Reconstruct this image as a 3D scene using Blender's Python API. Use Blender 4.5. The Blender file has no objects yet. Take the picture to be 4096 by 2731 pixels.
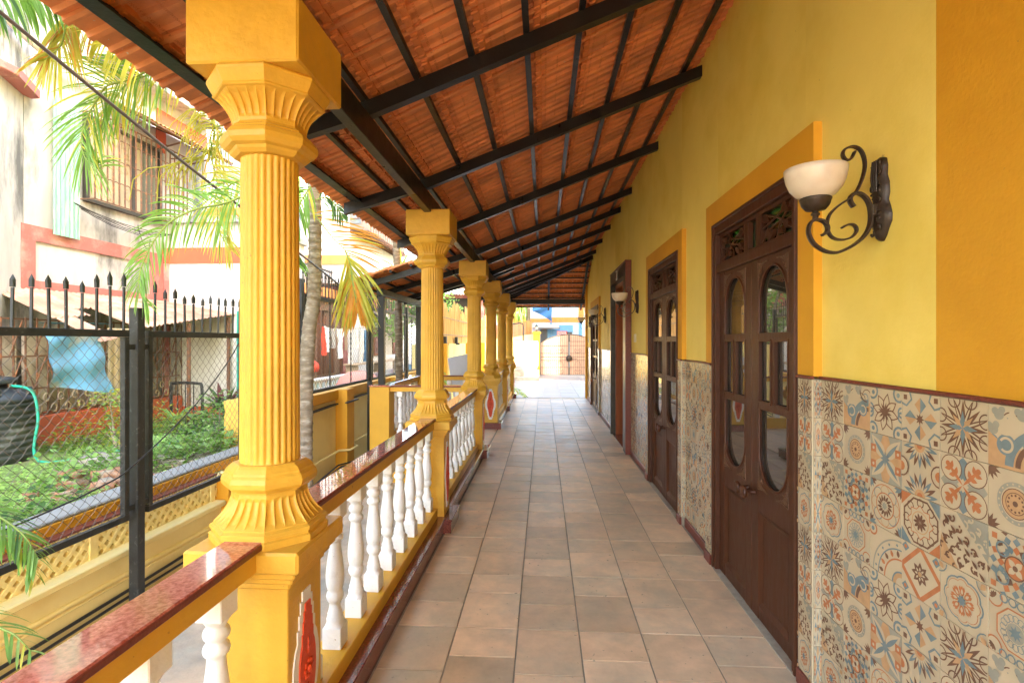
import bpy, math, random
from mathutils import Vector, Matrix
random.seed(7)
PI = math.pi
sc = bpy.context.scene
C = sc.collection

# ------------------------------------------------------------------ camera, sky, sun, exposure
cam_d = bpy.data.cameras.new('camera'); cam = bpy.data.objects.new('camera', cam_d); C.objects.link(cam)
cam.location = (0, 0, 1.43)
cam.rotation_euler = (PI/2, 0, math.radians(3.406))
cam_d.sensor_width = 36; cam_d.lens = 36*2100/4096
cam_d.clip_start = .05; cam_d.clip_end = 900
sc.camera = cam
SUN_EL, SUN_AZ = 26, 128          # azimuth clockwise from +Y (far end of the corridor); the sun stands behind, to the right
w = bpy.data.worlds.new("World"); sc.world = w; w.use_nodes = True
nt = w.node_tree; bg = nt.nodes['Background']
sky = nt.nodes.new('ShaderNodeTexSky'); sky.sky_type = 'NISHITA'; sky.sun_disc = False
sky.sun_elevation = math.radians(SUN_EL); sky.sun_rotation = math.radians(SUN_AZ)
sky.air_density = 1.0; sky.dust_density = 3.0; sky.ozone_density = .6
nt.links.new(sky.outputs[0], bg.inputs[0]); bg.inputs[1].default_value = .15
sd = bpy.data.lights.new('sun', 'SUN'); so = bpy.data.objects.new('sun', sd); C.objects.link(so)
sd.energy = 2.0; sd.angle = math.radians(.6); sd.color = (1, .93, .82)
_e, _a = math.radians(SUN_EL), math.radians(SUN_AZ)
_dir = Vector((math.sin(_a)*math.cos(_e), math.cos(_a)*math.cos(_e), math.sin(_e)))
so.rotation_euler = _dir.to_track_quat('Z', 'Y').to_euler()
sc.view_settings.view_transform = 'Standard'; sc.view_settings.look = 'None'
sc.view_settings.exposure = 4.2; sc.view_settings.gamma = 1; sc.view_settings.use_curve_mapping = False
sc.view_settings.use_white_balance = True; sc.view_settings.white_balance_temperature = 6850; sc.view_settings.white_balance_tint = 12
sc.cycles.max_bounces = 12; sc.cycles.diffuse_bounces = 8; sc.cycles.glossy_bounces = 4
sc.cycles.transparent_max_bounces = 24

# ------------------------------------------------------------------ materials
def S(r, g, b):
    f = lambda c: ((c/255+.055)/1.055)**2.4 if c/255 > .04045 else c/255/12.92
    return (f(r), f(g), f(b))
MATS = {}
def mat(name, col, rough=.6, var=.1, scale=5, bump=.15, bs=60, metal=0, col2=None, c2s=3, c2t=(.5, .62), spec=.5,
        rnd=.0, stretch=None, emit=None, trans=None, ior=1.45, rvar=0, coat=0, spk=None):
    m = bpy.data.materials.new(name); m.use_nodes = True; MATS[name] = m
    n = m.node_tree.nodes; l = m.node_tree.links
    b = n['Principled BSDF']
    b.inputs['Roughness'].default_value = rough; b.inputs['Metallic'].default_value = metal
    b.inputs['Specular IOR Level'].default_value = spec; b.inputs['IOR'].default_value = ior
    if coat: b.inputs['Coat Weight'].default_value = coat; b.inputs['Coat Roughness'].default_value = .04
    tc = n.new('ShaderNodeTexCoord'); oi = n.new('ShaderNodeObjectInfo')
    mp = n.new('ShaderNodeMapping'); l.new(tc.outputs['Object'], mp.inputs[0])
    if stretch: mp.inputs['Scale'].default_value = stretch
    mul = n.new('ShaderNodeMath'); mul.operation = 'MULTIPLY'; mul.inputs[1].default_value = 37
    l.new(oi.outputs['Random'], mul.inputs[0])
    cx = n.new('ShaderNodeCombineXYZ')
    for i in range(3): l.new(mul.outputs[0], cx.inputs[i])
    l.new(cx.outputs[0], mp.inputs['Location'])
    ns = n.new('ShaderNodeTexNoise'); ns.inputs['Scale'].default_value = scale; ns.inputs['Detail'].default_value = 8
    ns.inputs['Roughness'].default_value = .62
    l.new(mp.outputs[0], ns.inputs['Vector'])
    mr = n.new('ShaderNodeMapRange'); l.new(ns.outputs[0], mr.inputs[0])
    mr.inputs[1].default_value = .3; mr.inputs[2].default_value = .7
    mr.inputs[3].default_value = 1-var; mr.inputs[4].default_value = 1+var
    base = n.new('ShaderNodeMix'); base.data_type = 'RGBA'; base.inputs[6].default_value = (*col, 1)
    if col2:
        n2 = n.new('ShaderNodeTexNoise'); n2.inputs['Scale'].default_value = c2s; n2.inputs['Detail'].default_value = 7
        n2.inputs['Roughness'].default_value = .65
        l.new(mp.outputs[0], n2.inputs['Vector'])
        r2 = n.new('ShaderNodeMapRange'); l.new(n2.outputs[0], r2.inputs[0])
        r2.inputs[1].default_value = c2t[0]; r2.inputs[2].default_value = c2t[1]
        l.new(r2.outputs[0], base.inputs[0]); base.inputs[7].default_value = (*col2, 1)
    else:
        base.inputs[0].default_value = 0
    hs = n.new('ShaderNodeHueSaturation'); l.new(base.outputs[2], hs.inputs['Color'])
    if rnd:
        ra = n.new('ShaderNodeMapRange'); l.new(oi.outputs['Random'], ra.inputs[0])
        ra.inputs[3].default_value = 1-rnd; ra.inputs[4].default_value = 1+rnd
        mm = n.new('ShaderNodeMath'); mm.operation = 'MULTIPLY'
        l.new(ra.outputs[0], mm.inputs[0]); l.new(mr.outputs[0], mm.inputs[1]); l.new(mm.outputs[0], hs.inputs['Value'])
    else:
        l.new(mr.outputs[0], hs.inputs['Value'])
    if spk:                                             # scattered flecks: dust, paint drips, chips
        n3 = n.new('ShaderNodeTexNoise'); n3.inputs['Scale'].default_value = spk[1]; n3.inputs['Detail'].default_value = 3
        l.new(mp.outputs[0], n3.inputs['Vector']); r3 = n.new('ShaderNodeMapRange'); l.new(n3.outputs[0], r3.inputs[0])
        r3.inputs[1].default_value = spk[2]; r3.inputs[2].default_value = spk[2]+.03
        m3 = n.new('ShaderNodeMix'); m3.data_type = 'RGBA'; m3.inputs[7].default_value = (*spk[0], 1)
        l.new(r3.outputs[0], m3.inputs[0]); l.new(hs.outputs[0], m3.inputs[6]); l.new(m3.outputs[2], b.inputs['Base Color'])
    else: l.new(hs.outputs[0], b.inputs['Base Color'])
    if rvar:
        rr = n.new('ShaderNodeMapRange'); l.new(ns.outputs[0], rr.inputs[0]); rr.inputs[1].default_value = .3; rr.inputs[2].default_value = .7
        rr.inputs[3].default_value = max(.02, rough-rvar); rr.inputs[4].default_value = rough+rvar
        l.new(rr.outputs[0], b.inputs['Roughness'])
    if bump:
        nb = n.new('ShaderNodeTexNoise'); nb.inputs['Scale'].default_value = bs; nb.inputs['Detail'].default_value = 4
        l.new(mp.outputs[0], nb.inputs['Vector'])
        bp = n.new('ShaderNodeBump'); bp.inputs['Strength'].default_value = bump; bp.inputs['Distance'].default_value = .004
        l.new(nb.outputs[0], bp.inputs['Height']); l.new(bp.outputs[0], b.inputs['Normal'])
    if trans: b.inputs['Transmission Weight'].default_value = trans
    if emit: b.inputs['Emission Color'].default_value = (*emit[0], 1); b.inputs['Emission Strength'].default_value = emit[1]
    return m
def leafmat(name, col, tcol, rough=.45, var=.25, rnd=.2, scale=12):
    m = mat(name, col, rough, var, scale, 0, rnd=rnd)
    n = m.node_tree.nodes; l = m.node_tree.links
    tr = n.new('ShaderNodeBsdfTranslucent'); tr.inputs[0].default_value = (*tcol, 1)
    mx = n.new('ShaderNodeMixShader'); mx.inputs[0].default_value = .4
    l.new(n['Principled BSDF'].outputs[0], mx.inputs[1]); l.new(tr.outputs[0], mx.inputs[2])
    l.new(mx.outputs[0], n['Material Output'].inputs[0]); return m

Y_PAINT = (.60, .36, .035)
YEL = mat('wall_yellow', (.86, .67, .165), .58, .06, 1.3, .18, 80, spk=((.50, .36, .10), 46, .745), col2=(.78, .575, .10), c2s=1.1, c2t=(.45, .65))
ORA = mat('trim_orange', (.69, .34, .022), .6, .08, 1.2, .3, 80, spk=((.45, .22, .03), 46, .745), col2=(.62, .29, .016), c2s=1.0, c2t=(.45, .65))
COL = mat('column_paint', (.68, .38, .042), .46, .08, 4, .8, 34, spk=((.45, .25, .04), 60, .72), col2=(.58, .325, .035), c2s=3.2, c2t=(.46, .66), rvar=.1)
COLD = mat('rail_paint', (.66, .36, .032), .5, .07, 3, .45, 45, spk=((.42, .22, .03), 55, .73))
WHT = mat('baluster_white', (.78, .78, .765), .5, .05, 9, .7, 50, col2=(.60, .59, .55), c2s=9, c2t=(.56, .75), spk=((.42, .38, .30), 70, .72))
REDP = mat('emblem_red', (.62, .06, .012), .45, .12, 20, .4, 80)
EWHT = mat('emblem_white', (.78, .76, .72), .5, .05, 10, .3)
BLK = mat('black_steel', (.012, .011, .011), .34, .3, 9, .25, 70, rvar=.08)
FEN = mat('fence_steel', (.022, .024, .024), .45, .35, 14, .3, 60, spk=((.5, .5, .48), 48, .735), col2=(.09, .10, .09), c2s=22, c2t=(.6, .72), rvar=.1)
WOOD = mat('door_wood', (.072, .022, .008), .44, .12, 7, .3, 30, stretch=(6, 6, 1), rvar=.08, spec=.4)
JAMB = mat('jamb_wood', (.30, .075, .018), .35, .2, 5, .25, 30, stretch=(7, 7, .8))
GOLD = mat('carving', (.11, .048, .022), .33, .4, 60, 1.0, 110)
TILEU = mat('roof_clay', (.70, .265, .10), .66, .14, 6, .4, 50, col2=(.40, .145, .07), c2s=2.6, c2t=(.50, .74), rnd=.17, spk=((.55, .45, .35), 40, .72))
TILEM = mat('roof_clay_lug', (.62, .20, .065), .8, .15, 12, .6, 60, col2=(.62, .50, .40), c2s=14, c2t=(.66, .72), rnd=.12)
STAMP = mat('clay_stamp', (.42, .12, .04), .8, .1, 20, 0)
FLT = mat('floor_clay', (.68, .495, .32), .46, .16, 7, .3, 40, spk=((.34, .28, .20), 34, .70), col2=(.52, .43, .30), c2s=3.0, c2t=(.40, .66), rnd=.17, rvar=.12)
GROUT = mat('floor_grout', (.34, .31, .245), .85, .2, 20, .4, 60)
PAVE = mat('paving', (.20, .19, .18), .5, .1, 3, .2, 40, rnd=.06)
def granite(name, a, b_, rough):
    m = mat(name, a, rough, .12, 160, 0, col2=b_, c2s=90, c2t=(.42, .6), spec=.6, coat=.6); return m
GRAN = granite('red_granite', (.60, .21, .15), (.36, .09, .06), .05)
GRAND = granite('dark_red_granite', (.24, .055, .038), (.11, .024, .018), .22)
GRANE = mat('granite_edge', (.16, .035, .022), .35, .3, 90, .3, 80)
GLASS = mat('door_glass', (.05, .042, .032), .012, .05, 3, 0, ior=2.9, spec=.5)
GRNG = mat('green_glass', (.010, .030, .012), .05, .5, 12, 0, ior=1.7, spec=.8, col2=(.02, .12, .02), c2s=9, c2t=(.5, .6))
STONE = mat('slate', (.055, .045, .035), .35, .35, 9, .5, 30)
CREAM = mat('lamp_glass', (.66, .56, .44), .35, .05, 8, 0, spec=.6, coat=.3, col2=(.62, .50, .38), c2s=5)
IRON = mat('lamp_iron', (.045, .028, .018), .38, .25, 18, .3, 80, metal=.3)
PLA = mat('white_plastic', (.75, .70, .6), .4, .03, 5, 0)
# wall tile inks
T_BG = mat('tile_cream', (.52, .425, .275), .16, .05, 8, .05, 30, rnd=.04, spec=.6)
T_TEAL = mat('tile_teal', (.17, .225, .225), .16, .12, 30, 0, spec=.6)
T_ORG = mat('tile_orange', (.46, .17, .07), .16, .12, 30, 0, spec=.6)
T_TAN = mat('tile_tan', (.50, .30, .145), .16, .12, 30, 0, spec=.6)
T_BRN = mat('tile_brown', (.17, .09, .055), .16, .15, 30, 0, spec=.6)
T_GRY = mat('tile_grey', (.31, .30, .23), .16, .1, 30, 0, spec=.6)
TM = [T_BG, T_TEAL, T_ORG, T_TAN, T_BRN, T_GRY]

# ------------------------------------------------------------------ mesh helpers
class MB:
    def __init__(s): s.v = []; s.f = []; s.m = []; s.sm = []
    def add(s, vs, fs, mi=0, smooth=False):
        o = len(s.v); s.v += [tuple(p) for p in vs]
        for f in fs: s.f.append([i+o for i in f]); s.m.append(mi); s.sm.append(smooth)
        return s
    def box(s, x0, x1, y0, y1, z0, z1, mi=0, b=0):
        if b <= 0:
            vs = [(x, y, z) for z in (z0, z1) for y in (y0, y1) for x in (x0, x1)]
            return s.add(vs, [(0, 2, 3, 1), (4, 5, 7, 6), (0, 1, 5, 4), (2, 6, 7, 3), (0, 4, 6, 2), (1, 3, 7, 5)], mi)
        X = (x0, x0+b, x1-b, x1); Y = (y0, y0+b, y1-b, y1); Z = (z0, z0+b, z1-b, z1)
        idx = {}; vs = []
        for i in (0, 3):                                         # chamfered box: 24 corner points
            pass
        def P(i, j, k):
            key = (i, j, k)
            if key not in idx: idx[key] = len(vs); vs.append((X[i], Y[j], Z[k]))
            return idx[key]
        fs = []
        for i, fl in ((0, 1), (3, 0)):
            q = [P(i, 1, 1), P(i, 2, 1), P(i, 2, 2), P(i, 1, 2)]; fs.append(q[::-1] if fl else q)
            q = [P(1, i, 1), P(2, i, 1), P(2, i, 2), P(1, i, 2)]; fs.append(q if fl else q[::-1])
            q = [P(1, 1, i), P(2, 1, i), P(2, 2, i), P(1, 2, i)]; fs.append(q[::-1] if fl else q)
        n = lambda i: 1 if i == 0 else 2
        for i in (0, 3):
            for j in (0, 3):
                fs.append([P(i, n(j), 1), P(i, n(j), 2), P(n(i), j, 2), P(n(i), j, 1)])
                fs.append([P(i, 1, n(j)), P(i, 2, n(j)), P(n(i), 2, j), P(n(i), 1, j)])
                fs.append([P(1, i, n(j)), P(2, i, n(j)), P(2, n(i), j), P(1, n(i), j)])
                for k in (0, 3): fs.append([P(i, n(j), n(k)), P(n(i), j, n(k)), P(n(i), n(j), k)])
        return s.add(vs, fs, mi)
    def loft(s, rings, mi=0, closed=True, caps=True, smooth=True):
        n = len(rings[0]); vs = [p for r in rings for p in r]; fs = []
        for k in range(len(rings)-1):
            for i in range(n if closed else n-1):
                j = (i+1) % n; fs.append((k*n+i, k*n+j, (k+1)*n+j, (k+1)*n+i))
        s.add(vs, fs, mi, smooth)
        if caps and closed:
            s.add(rings[0], [tuple(range(n))[::-1]], mi); s.add(rings[-1], [tuple(range(n))], mi)
        return s
    def lathe(s, prof, n=16, c=(0, 0, 0), mi=0, caps=True):
        return s.loft([[(c[0]+r*math.cos(2*PI*i/n), c[1]+r*math.sin(2*PI*i/n), c[2]+z) for i in range(n)] for r, z in prof], mi, True, caps)
    def tube(s, pts, r, n=6, mi=0, caps=True, smooth=True, flat=None):
        pts = [Vector(p) for p in pts]; rings = []; up = None
        rr = r if isinstance(r, (list, tuple)) else [r]*len(pts)
        for i, p in enumerate(pts):
            t = (pts[min(i+1, len(pts)-1)]-pts[max(i-1, 0)])
            if t.length < 1e-9: t = Vector((0, 0, 1))
            t.normalize()
            if up is None:
                up = Vector((0, 0, 1)) if abs(t.z) < .9 else Vector((1, 0, 0))
            a = t.cross(up)
            if a.length < 1e-6: a = t.cross(Vector((0, 1, 0)))
            a.normalize(); b = a.cross(t).normalized(); up = b
            rings.append([p+a*rr[i]*math.cos(2*PI*k/n)+b*rr[i]*math.sin(2*PI*k/n) for k in range(n)])
        return s.loft(rings, mi, True, caps, smooth)
    def bar(s, p0, p1, wx, wz, mi=0, side=None):
        """rectangular bar between two points; wx across, wz in the 'up' direction"""
        p0, p1 = Vector(p0), Vector(p1); t = (p1-p0).normalized()
        up = Vector((0, 0, 1)) if abs(t.z) < .95 else Vector((0, 1, 0))
        a = (side if side else t.cross(up)).normalized(); b = a.cross(t).normalized()
        vs = [q+a*sx*wx/2+b*sz*wz/2 for q in (p0, p1) for sx, sz in ((-1, -1), (1, -1), (1, 1), (-1, 1))]
        return s.add(vs, [(0, 1, 2, 3), (7, 6, 5, 4), (0, 4, 5, 1), (1, 5, 6, 2), (2, 6, 7, 3), (3, 7, 4, 0)], mi)
    def prism(s, poly, ax, a0, a1, mi=0):
        """extrude a 2-D polygon along axis ax (0,1,2) from a0 to a1"""
        def p3(p, a):
            q = list(p); q.insert(ax, a); return tuple(q)
        n = len(poly); vs = [p3(p, a0) for p in poly]+[p3(p, a1) for p in poly]
        fs = [tuple(range(n))[::-1], tuple(range(n, 2*n))]+[(i, (i+1) % n, n+(i+1) % n, n+i) for i in range(n)]
        return s.add(vs, fs, mi)
    def quad(s, a, b, c, d, mi=0): return s.add([a, b, c, d], [(0, 1, 2, 3)], mi)
    def mesh(s, name, mats):
        me = bpy.data.meshes.new(name); me.from_pydata(s.v, [], s.f)
        for m in (mats if isinstance(mats, (list, tuple)) else [mats]): me.materials.append(m)
        me.polygons.foreach_set('material_index', s.m)
        me.polygons.foreach_set('use_smooth', s.sm)
        me.update()
        import bmesh
        bm = bmesh.new(); bm.from_mesh(me); bmesh.ops.recalc_face_normals(bm, faces=bm.faces); bm.to_mesh(me); bm.free()
        return me
def put(name, me, parent=None, loc=None, rz=0, label=None):
    o = bpy.data.objects.new(name, me); C.objects.link(o)
    if parent: o.parent = parent
    if loc is not None: o.location = loc
    if rz: o.rotation_euler = (0, 0, rz)
    if label: o['label'] = label
    return o
def obj(name, mb, mats, parent=None, loc=None, rz=0, label=None):
    return put(name, mb.mesh(name, mats), parent, loc, rz, label)
def tag(o, label, cat, group=None):
    o['label'] = label; o['category'] = cat
    if group: o['group'] = group
    return o
def thing(name, label, cat, loc=(0, 0, 0), rz=0, group=None):
    o = bpy.data.objects.new(name, None); C.objects.link(o); o.location = loc; o.rotation_euler = (0, 0, rz)
    o.empty_display_size = .1
    return tag(o, label, cat, group)
def kind(o, k='structure'): o['kind'] = k; return o
def copy_tree(o, parent=None):
    c = o.copy(); C.objects.link(c); c.parent = parent
    for ch in list(o.children): copy_tree(ch, c)
    return c

# ================================================================== THE HOUSE AND ITS VERANDA
XW, XF = 1.113, 1.080        # plaster plane, door-surround plane
COLY = [1.62, 4.06, 6.56, 8.71, 10.98, 13.42]
XC = -.866

# ---- floor
floor = kind(obj('floor', MB().box(-.75, 1.5, -3, 13.5, -.5, -.006).box(-2.3, -.75, 6.95, 9.0, -.5, -.006), GROUT))
xs = [-.735, -.433, -.126, .175, .478, .770, 1.078]
g = .004
def tmesh(w_, l_):
    b = 0
    return MB().box(-w_/2+g, w_/2-g, -l_/2+g, l_/2-g, -.012, .0, 0, b).mesh('floor_tile', FLT)
tl_cache = {}
far = MB(); cnt = 0
rows = []
for k in range(-8, 19):
    y0 = 2.61+.604*k
    for c in range(6):
        a, b = (.25, .354) if c % 2 == 0 else (.368, .236)
        rows.append((c, y0, a)); rows.append((c, y0+a, b))
rows.sort(key=lambda r: abs(r[1]-.9) if r[1] > .3 else 99)
for c, y0, l_ in rows:
    w_ = xs[c+1]-xs[c]
    if y0+l_ > 13.35: continue
    key = (c, round(l_, 3))
    x = (xs[c]+xs[c+1])/2; y = y0+l_/2-(x-.17)*.004
    if cnt < 299 and y0 > .3:
        if key not in tl_cache: tl_cache[key] = tmesh(w_, l_)
        t = put('floor_tile', tl_cache[key], floor, (x, y, random.uniform(-.0006, .0006)))
        t.rotation_euler = (random.uniform(-.002, .002), random.uniform(-.002, .002), random.uniform(-.004, .004))
        cnt += 1
    else:
        far.box(x-w_/2+g, x+w_/2-g, y-l_/2+g, y+l_/2-g, -.012, random.uniform(-.0005, .0005))
for i in range(5):
    for j in range(7): far.box(-2.25+.3*i, -1.954+.3*i, 6.97+.29*j, 7.256+.29*j, -.012, 0, 0, .002)
kind(obj('floor_tile', far, FLT, floor), 'stuff')

# ---- column: pedestal, cap, base, shaft, capital, block, emblem, plinth
def octring(z, a, groove=0, k=28):
    """one ring of an octagon with apothem a, flats facing the axes; groove cuts flutes into every side"""
    pts = []
    for sd_ in range(8):
        ang = sd_*PI/4
        for j in range(k):
            t = -1+2*j/k; h = a*math.tan(PI/8)*t; d = a
            if groove:
                u = (t*.5+.5)*4; fr = u-math.floor(u)
                d -= groove*max(0, 1-(2*abs(fr-.5))**3.0)
            pts.append((d*math.cos(ang)-h*math.sin(ang), d*math.sin(ang)+h*math.cos(ang), z))
    return pts
def emblem():
    """stepped white panel with a red relief, lying in the X-Z plane and facing -Y, centre at the origin, 0.50 tall"""
    H_ = [(0, .25), (.028, .25), (.028, .222), (.040, .222), (.040, .186), (.050, .186), (.050, .142), (.060, .142), (.060, .105), (.074, .085), (.086, .045), (.090, 0)]
    def out(sx, sz, d):
        r = [(x*sx, z*sz) for x, z in H_[1:]]
        pts = r+[(x, -z) for x, z in r[::-1][1:]]
        pts += [(-x, z) for x, z in pts[::-1]]
        return pts
    w_ = MB().prism(out(1, 1, 0), 1, -.004, .001)
    r_ = MB().prism(out(.62, .84, 0), 1, -.009, -.002)
    for i in range(8):                                   # the carved flower
        a = i*PI/4
        r_.lathe([(.001, 0), (.013, .004), (.010, .008), (.001, .010)], 8, (0, 0, 0))
        vs = r_.v[-34:]
        k = len(r_.v)
        n_ = 34 if False else 32+16
        for q in range(len(r_.v)-n_, len(r_.v)):
            x, y, z = r_.v[q]; r_.v[q] = (x*.8+.024*math.cos(a), -.008-z*.6, y*.8+.024*math.sin(a))
    for z in (.075, -.075, .105, -.105):
        b0 = len(r_.v); r_.lathe([(.001, 0), (.014, .003), (.001, .008)], 8, (0, 0, 0))
        for q in range(b0, len(r_.v)):
            x, y, zz = r_.v[q]; r_.v[q] = (x*.6, -.008-zz*.5, y*1.3+z*.8)
    b0 = len(r_.v); r_.lathe([(.001, 0), (.014, .003), (.012, .009), (.001, .013)], 10, (0, 0, 0))
    for q in range(b0, len(r_.v)):
        x, y, zz = r_.v[q]; r_.v[q] = (x, -.008-zz, y)
    return w_.mesh('emblem', EWHT), r_.mesh('flower_relief', REDP)
EM_W, EM_R = emblem()
def make_column():
    t = thing('veranda_column', '', 'column')
    obj('plinth', MB().box(-.175, .18, -.178, .178, -.5, .088).box(-.183, .188, -.186, .186, .088, .102, 0, .004), GRAND, t)
    obj('pedestal', MB().box(-.115, .115, -.115, .115, .1, .71, 0, .003), COL, t)
    obj('pedestal_cap', MB().box(-.124, .124, -.124, .124, .700, .724, 0, .006).box(-.138, .138, -.138, .138, .722, .744, 0, .005)
        .box(-.152, .152, -.152, .152, .742, .766, 0, .005).box(-.171, .171, -.171, .171, .764, .827, 0, .007), COL, t)
    prof = [(.826, .160), (.846, .160), (.850, .153), (.858, .153), (.860, .158), (.870, .158), (.876, .148)]
    rings = [octring(z, a) for z, a in prof]
    for i in range(9):
        u = i/8; rings.append(octring(.880+.092*u, .148-.046*(1-(1-u)**2.0), .009*math.sin(PI*min(1, u*1.1+.05))**.5 if 0 < i < 8 else 0))
    for z, a in [(.974, .108), (.980, .110), (.984, .120), (.994, .128), (1.008, .130), (1.022, .126), (1.030, .119), (1.036, .118), (1.048, .108), (1.056, .098), (1.058, .06)]:
        rings.append(octring(z, a))
    o = obj('column_base', MB().loft(rings, smooth=False), COL, t)
    # fluted shaft
    NF = 26; sh = []
    for z in (1.050, 1.060, 1.075, 1.25, 1.5, 1.75, 1.98, 1.995, 2.01):
        R = .0885-.004*(z-1.05); dep = .0 if z in (1.050, 2.01) else .0085
        if z in (1.060, 1.995): dep = .005
        ring = []
        for i in range(NF*6):
            u = (i % 6)/6; a = 2*PI*i/(NF*6)
            ring.append(((R-dep*(1-abs(math.sin(PI*u))**.8))*math.cos(a), (R-dep*(1-abs(math.sin(PI*u))**.8))*math.sin(a), z))
        sh.append(ring)
    obj('shaft', MB().loft(sh), COL, t)
    rings = [octring(z, a) for z, a in [(1.995, .07), (1.998, .096), (2.008, .106), (2.016, .110), (2.022, .122), (2.034, .131), (2.050, .133), (2.064, .127), (2.070, .118), (2.076, .116), (2.084, .104), (2.090, .101)]]
    for i in range(9):
        u = i/8; rings.append(octring(2.092+.082*u, .100+.042*u**1.9, .009*math.sin(PI*min(1, (1-u)*1.1+.05))**.5 if 0 < i < 8 else 0))
    for z, a in [(2.176, .148), (2.180, .152), (2.186, .150), (2.200, .158), (2.216, .166), (2.224, .167), (2.234, .160)]: rings.append(octring(z, a))
    obj('capital', MB().loft(rings, smooth=False), COL, t)
    obj('top_block', MB().box(-.168, .168, -.163, .163, 2.232, 2.424, 0, .006), COL, t)
    return t
c0 = make_column()
side = put('emblem', EM_W, c0, (.1155, 0, .40), PI/2); put('flower_relief', EM_R, side)
wh = ['nearest yellow fluted column, its tall capital filling the top left', 'second yellow fluted column along the veranda railing, beside the red step block',
      'third yellow fluted column, where the railing turns out round the side bay', 'fourth yellow fluted column, with the red flower emblem facing the camera',
      'fifth yellow fluted column, between the last two short railings', 'farthest yellow fluted column, at the corner by the bright paving']
cols = []
for i, y in enumerate(COLY):
    c = c0 if i == 0 else copy_tree(c0)
    c.location = (XC, y, 0); tag(c, wh[i], 'column', 'yellow fluted veranda columns'); cols.append(c)
for i in (3,):
    for ch in cols[i].children:
        if ch.name.startswith('emblem'): ch.location = (0, -.1155, .40); ch.rotation_euler = (0, 0, 0)

# ---- balusters and balustrades
def baluster_mb():
    b = MB()
    b.box(-.039, .039, -.039, .039, 0, .088, 0, .003)
    top = .60
    q = [[(.039*sx, .039*sy) for sx, sy in ((-1, -1), (1, -1), (1, 1), (-1, 1))]]
    def sq(z, a, r):      # blend of square and round
        pts = []
        for i in range(16):
            t = 2*PI*i/16; cx_, cy_ = math.cos(t), math.sin(t); m = max(abs(cx_), abs(cy_))
            pts.append(((a/m*(1-r)+a*r)*cx_, (a/m*(1-r)+a*r)*cy_, z))
        return pts
    rings = [sq(.086, .038, 0), sq(.102, .033, .8)]
    for r, z in [(.034, .108), (.035, .116), (.032, .124), (.030, .130), (.031, .137), (.027, .146), (.0245, .158), (.022, .172), (.021, .180),
                 (.027, .184), (.033, .195), (.0355, .208), (.033, .222), (.028, .230), (.030, .234), (.034, .248), (.037, .270), (.0375, .295), (.035, .325),
                 (.030, .365), (.0255, .400), (.0235, .425), (.024, .433), (.031, .438), (.034, .449), (.031, .460), (.0245, .465), (.023, .470),
                 (.0245, .475), (.031, .480), (.034, .491), (.031, .502), (.0245, .507), (.024, .512), (.030, .522), (.037, .532)]:
        rings.append([(r*math.cos(2*PI*i/16), r*math.sin(2*PI*i/16), z) for i in range(16)])
    b.loft(rings); b.box(-.037, .037, -.037, .037, .532, top+.003, 0, .003)
    return b
BAL = baluster_mb().mesh('baluster', WHT)
def balustrade(label, p0, p1, n, kerb=0, off=None, posts=()):
    """railing from p0 to p1 (x, y); local +y runs along it, local +x is its right-hand side"""
    d = Vector((p1[0]-p0[0], p1[1]-p0[1])); L = d.length
    t = thing('balustrade', label, 'railing', (p0[0], p0[1], 0), math.atan2(-d.x, d.y), 'yellow balustrades with white balusters')
    cop = MB().box(-.058, .058, 0, L, .833, .852, 0, .004)
    obj('granite_coping', cop, GRAN, t)
    obj('coping_edge', MB().box(.052, .061, 0, L, .830, .848, 0, .003).box(-.061, -.052, 0, L, .830, .848, 0, .003), GRANE, t)
    obj('top_beam', MB().box(-.050, .050, 0, L, .770, .831, 0, .003), COLD, t)
    obj('bottom_beam', MB().box(-.070, .070, 0, L, -.45 if not kerb else -.45, .170, 0, .004), COLD, t)
    if kerb: obj('granite_kerb', MB().box(.066, .124, 0, L, -.45, .090).box(.066, .131, 0, L, .090, .104, 0, .004), GRAND, t)
    for i in range(n):
        y = L*(i+.5)/n if off is None else off+.2475*i
        put('baluster', BAL, t, (random.uniform(-.002, .002), y, .169), random.choice((0, PI/2, PI, -PI/2))+random.uniform(-.03, .03))
    return t
balustrade('yellow railing with shiny red granite top, running out of the bottom left corner', (XC, -1.4), (XC, COLY[0]-.14), 12, 1, off=.02)
balustrade('yellow railing with white balusters between the two nearest columns', (XC, COLY[0]+.14), (XC, COLY[1]-.14), 9, 1, off=.13)
balustrade('yellow railing with white balusters between the second and third columns', (XC, COLY[1]+.14), (XC, COLY[2]-.14), 9, 1, off=.13)
balustrade('short yellow railing with white balusters just past the column with the front emblem', (XC, COLY[3]+.14), (XC, COLY[4]-.14), 8, 1, off=.12)
balustrade('farthest yellow railing with white balusters, ending at the corner column', (XC, COLY[4]+.14), (XC, COLY[5]-.14), 9, 1, off=.11)
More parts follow.
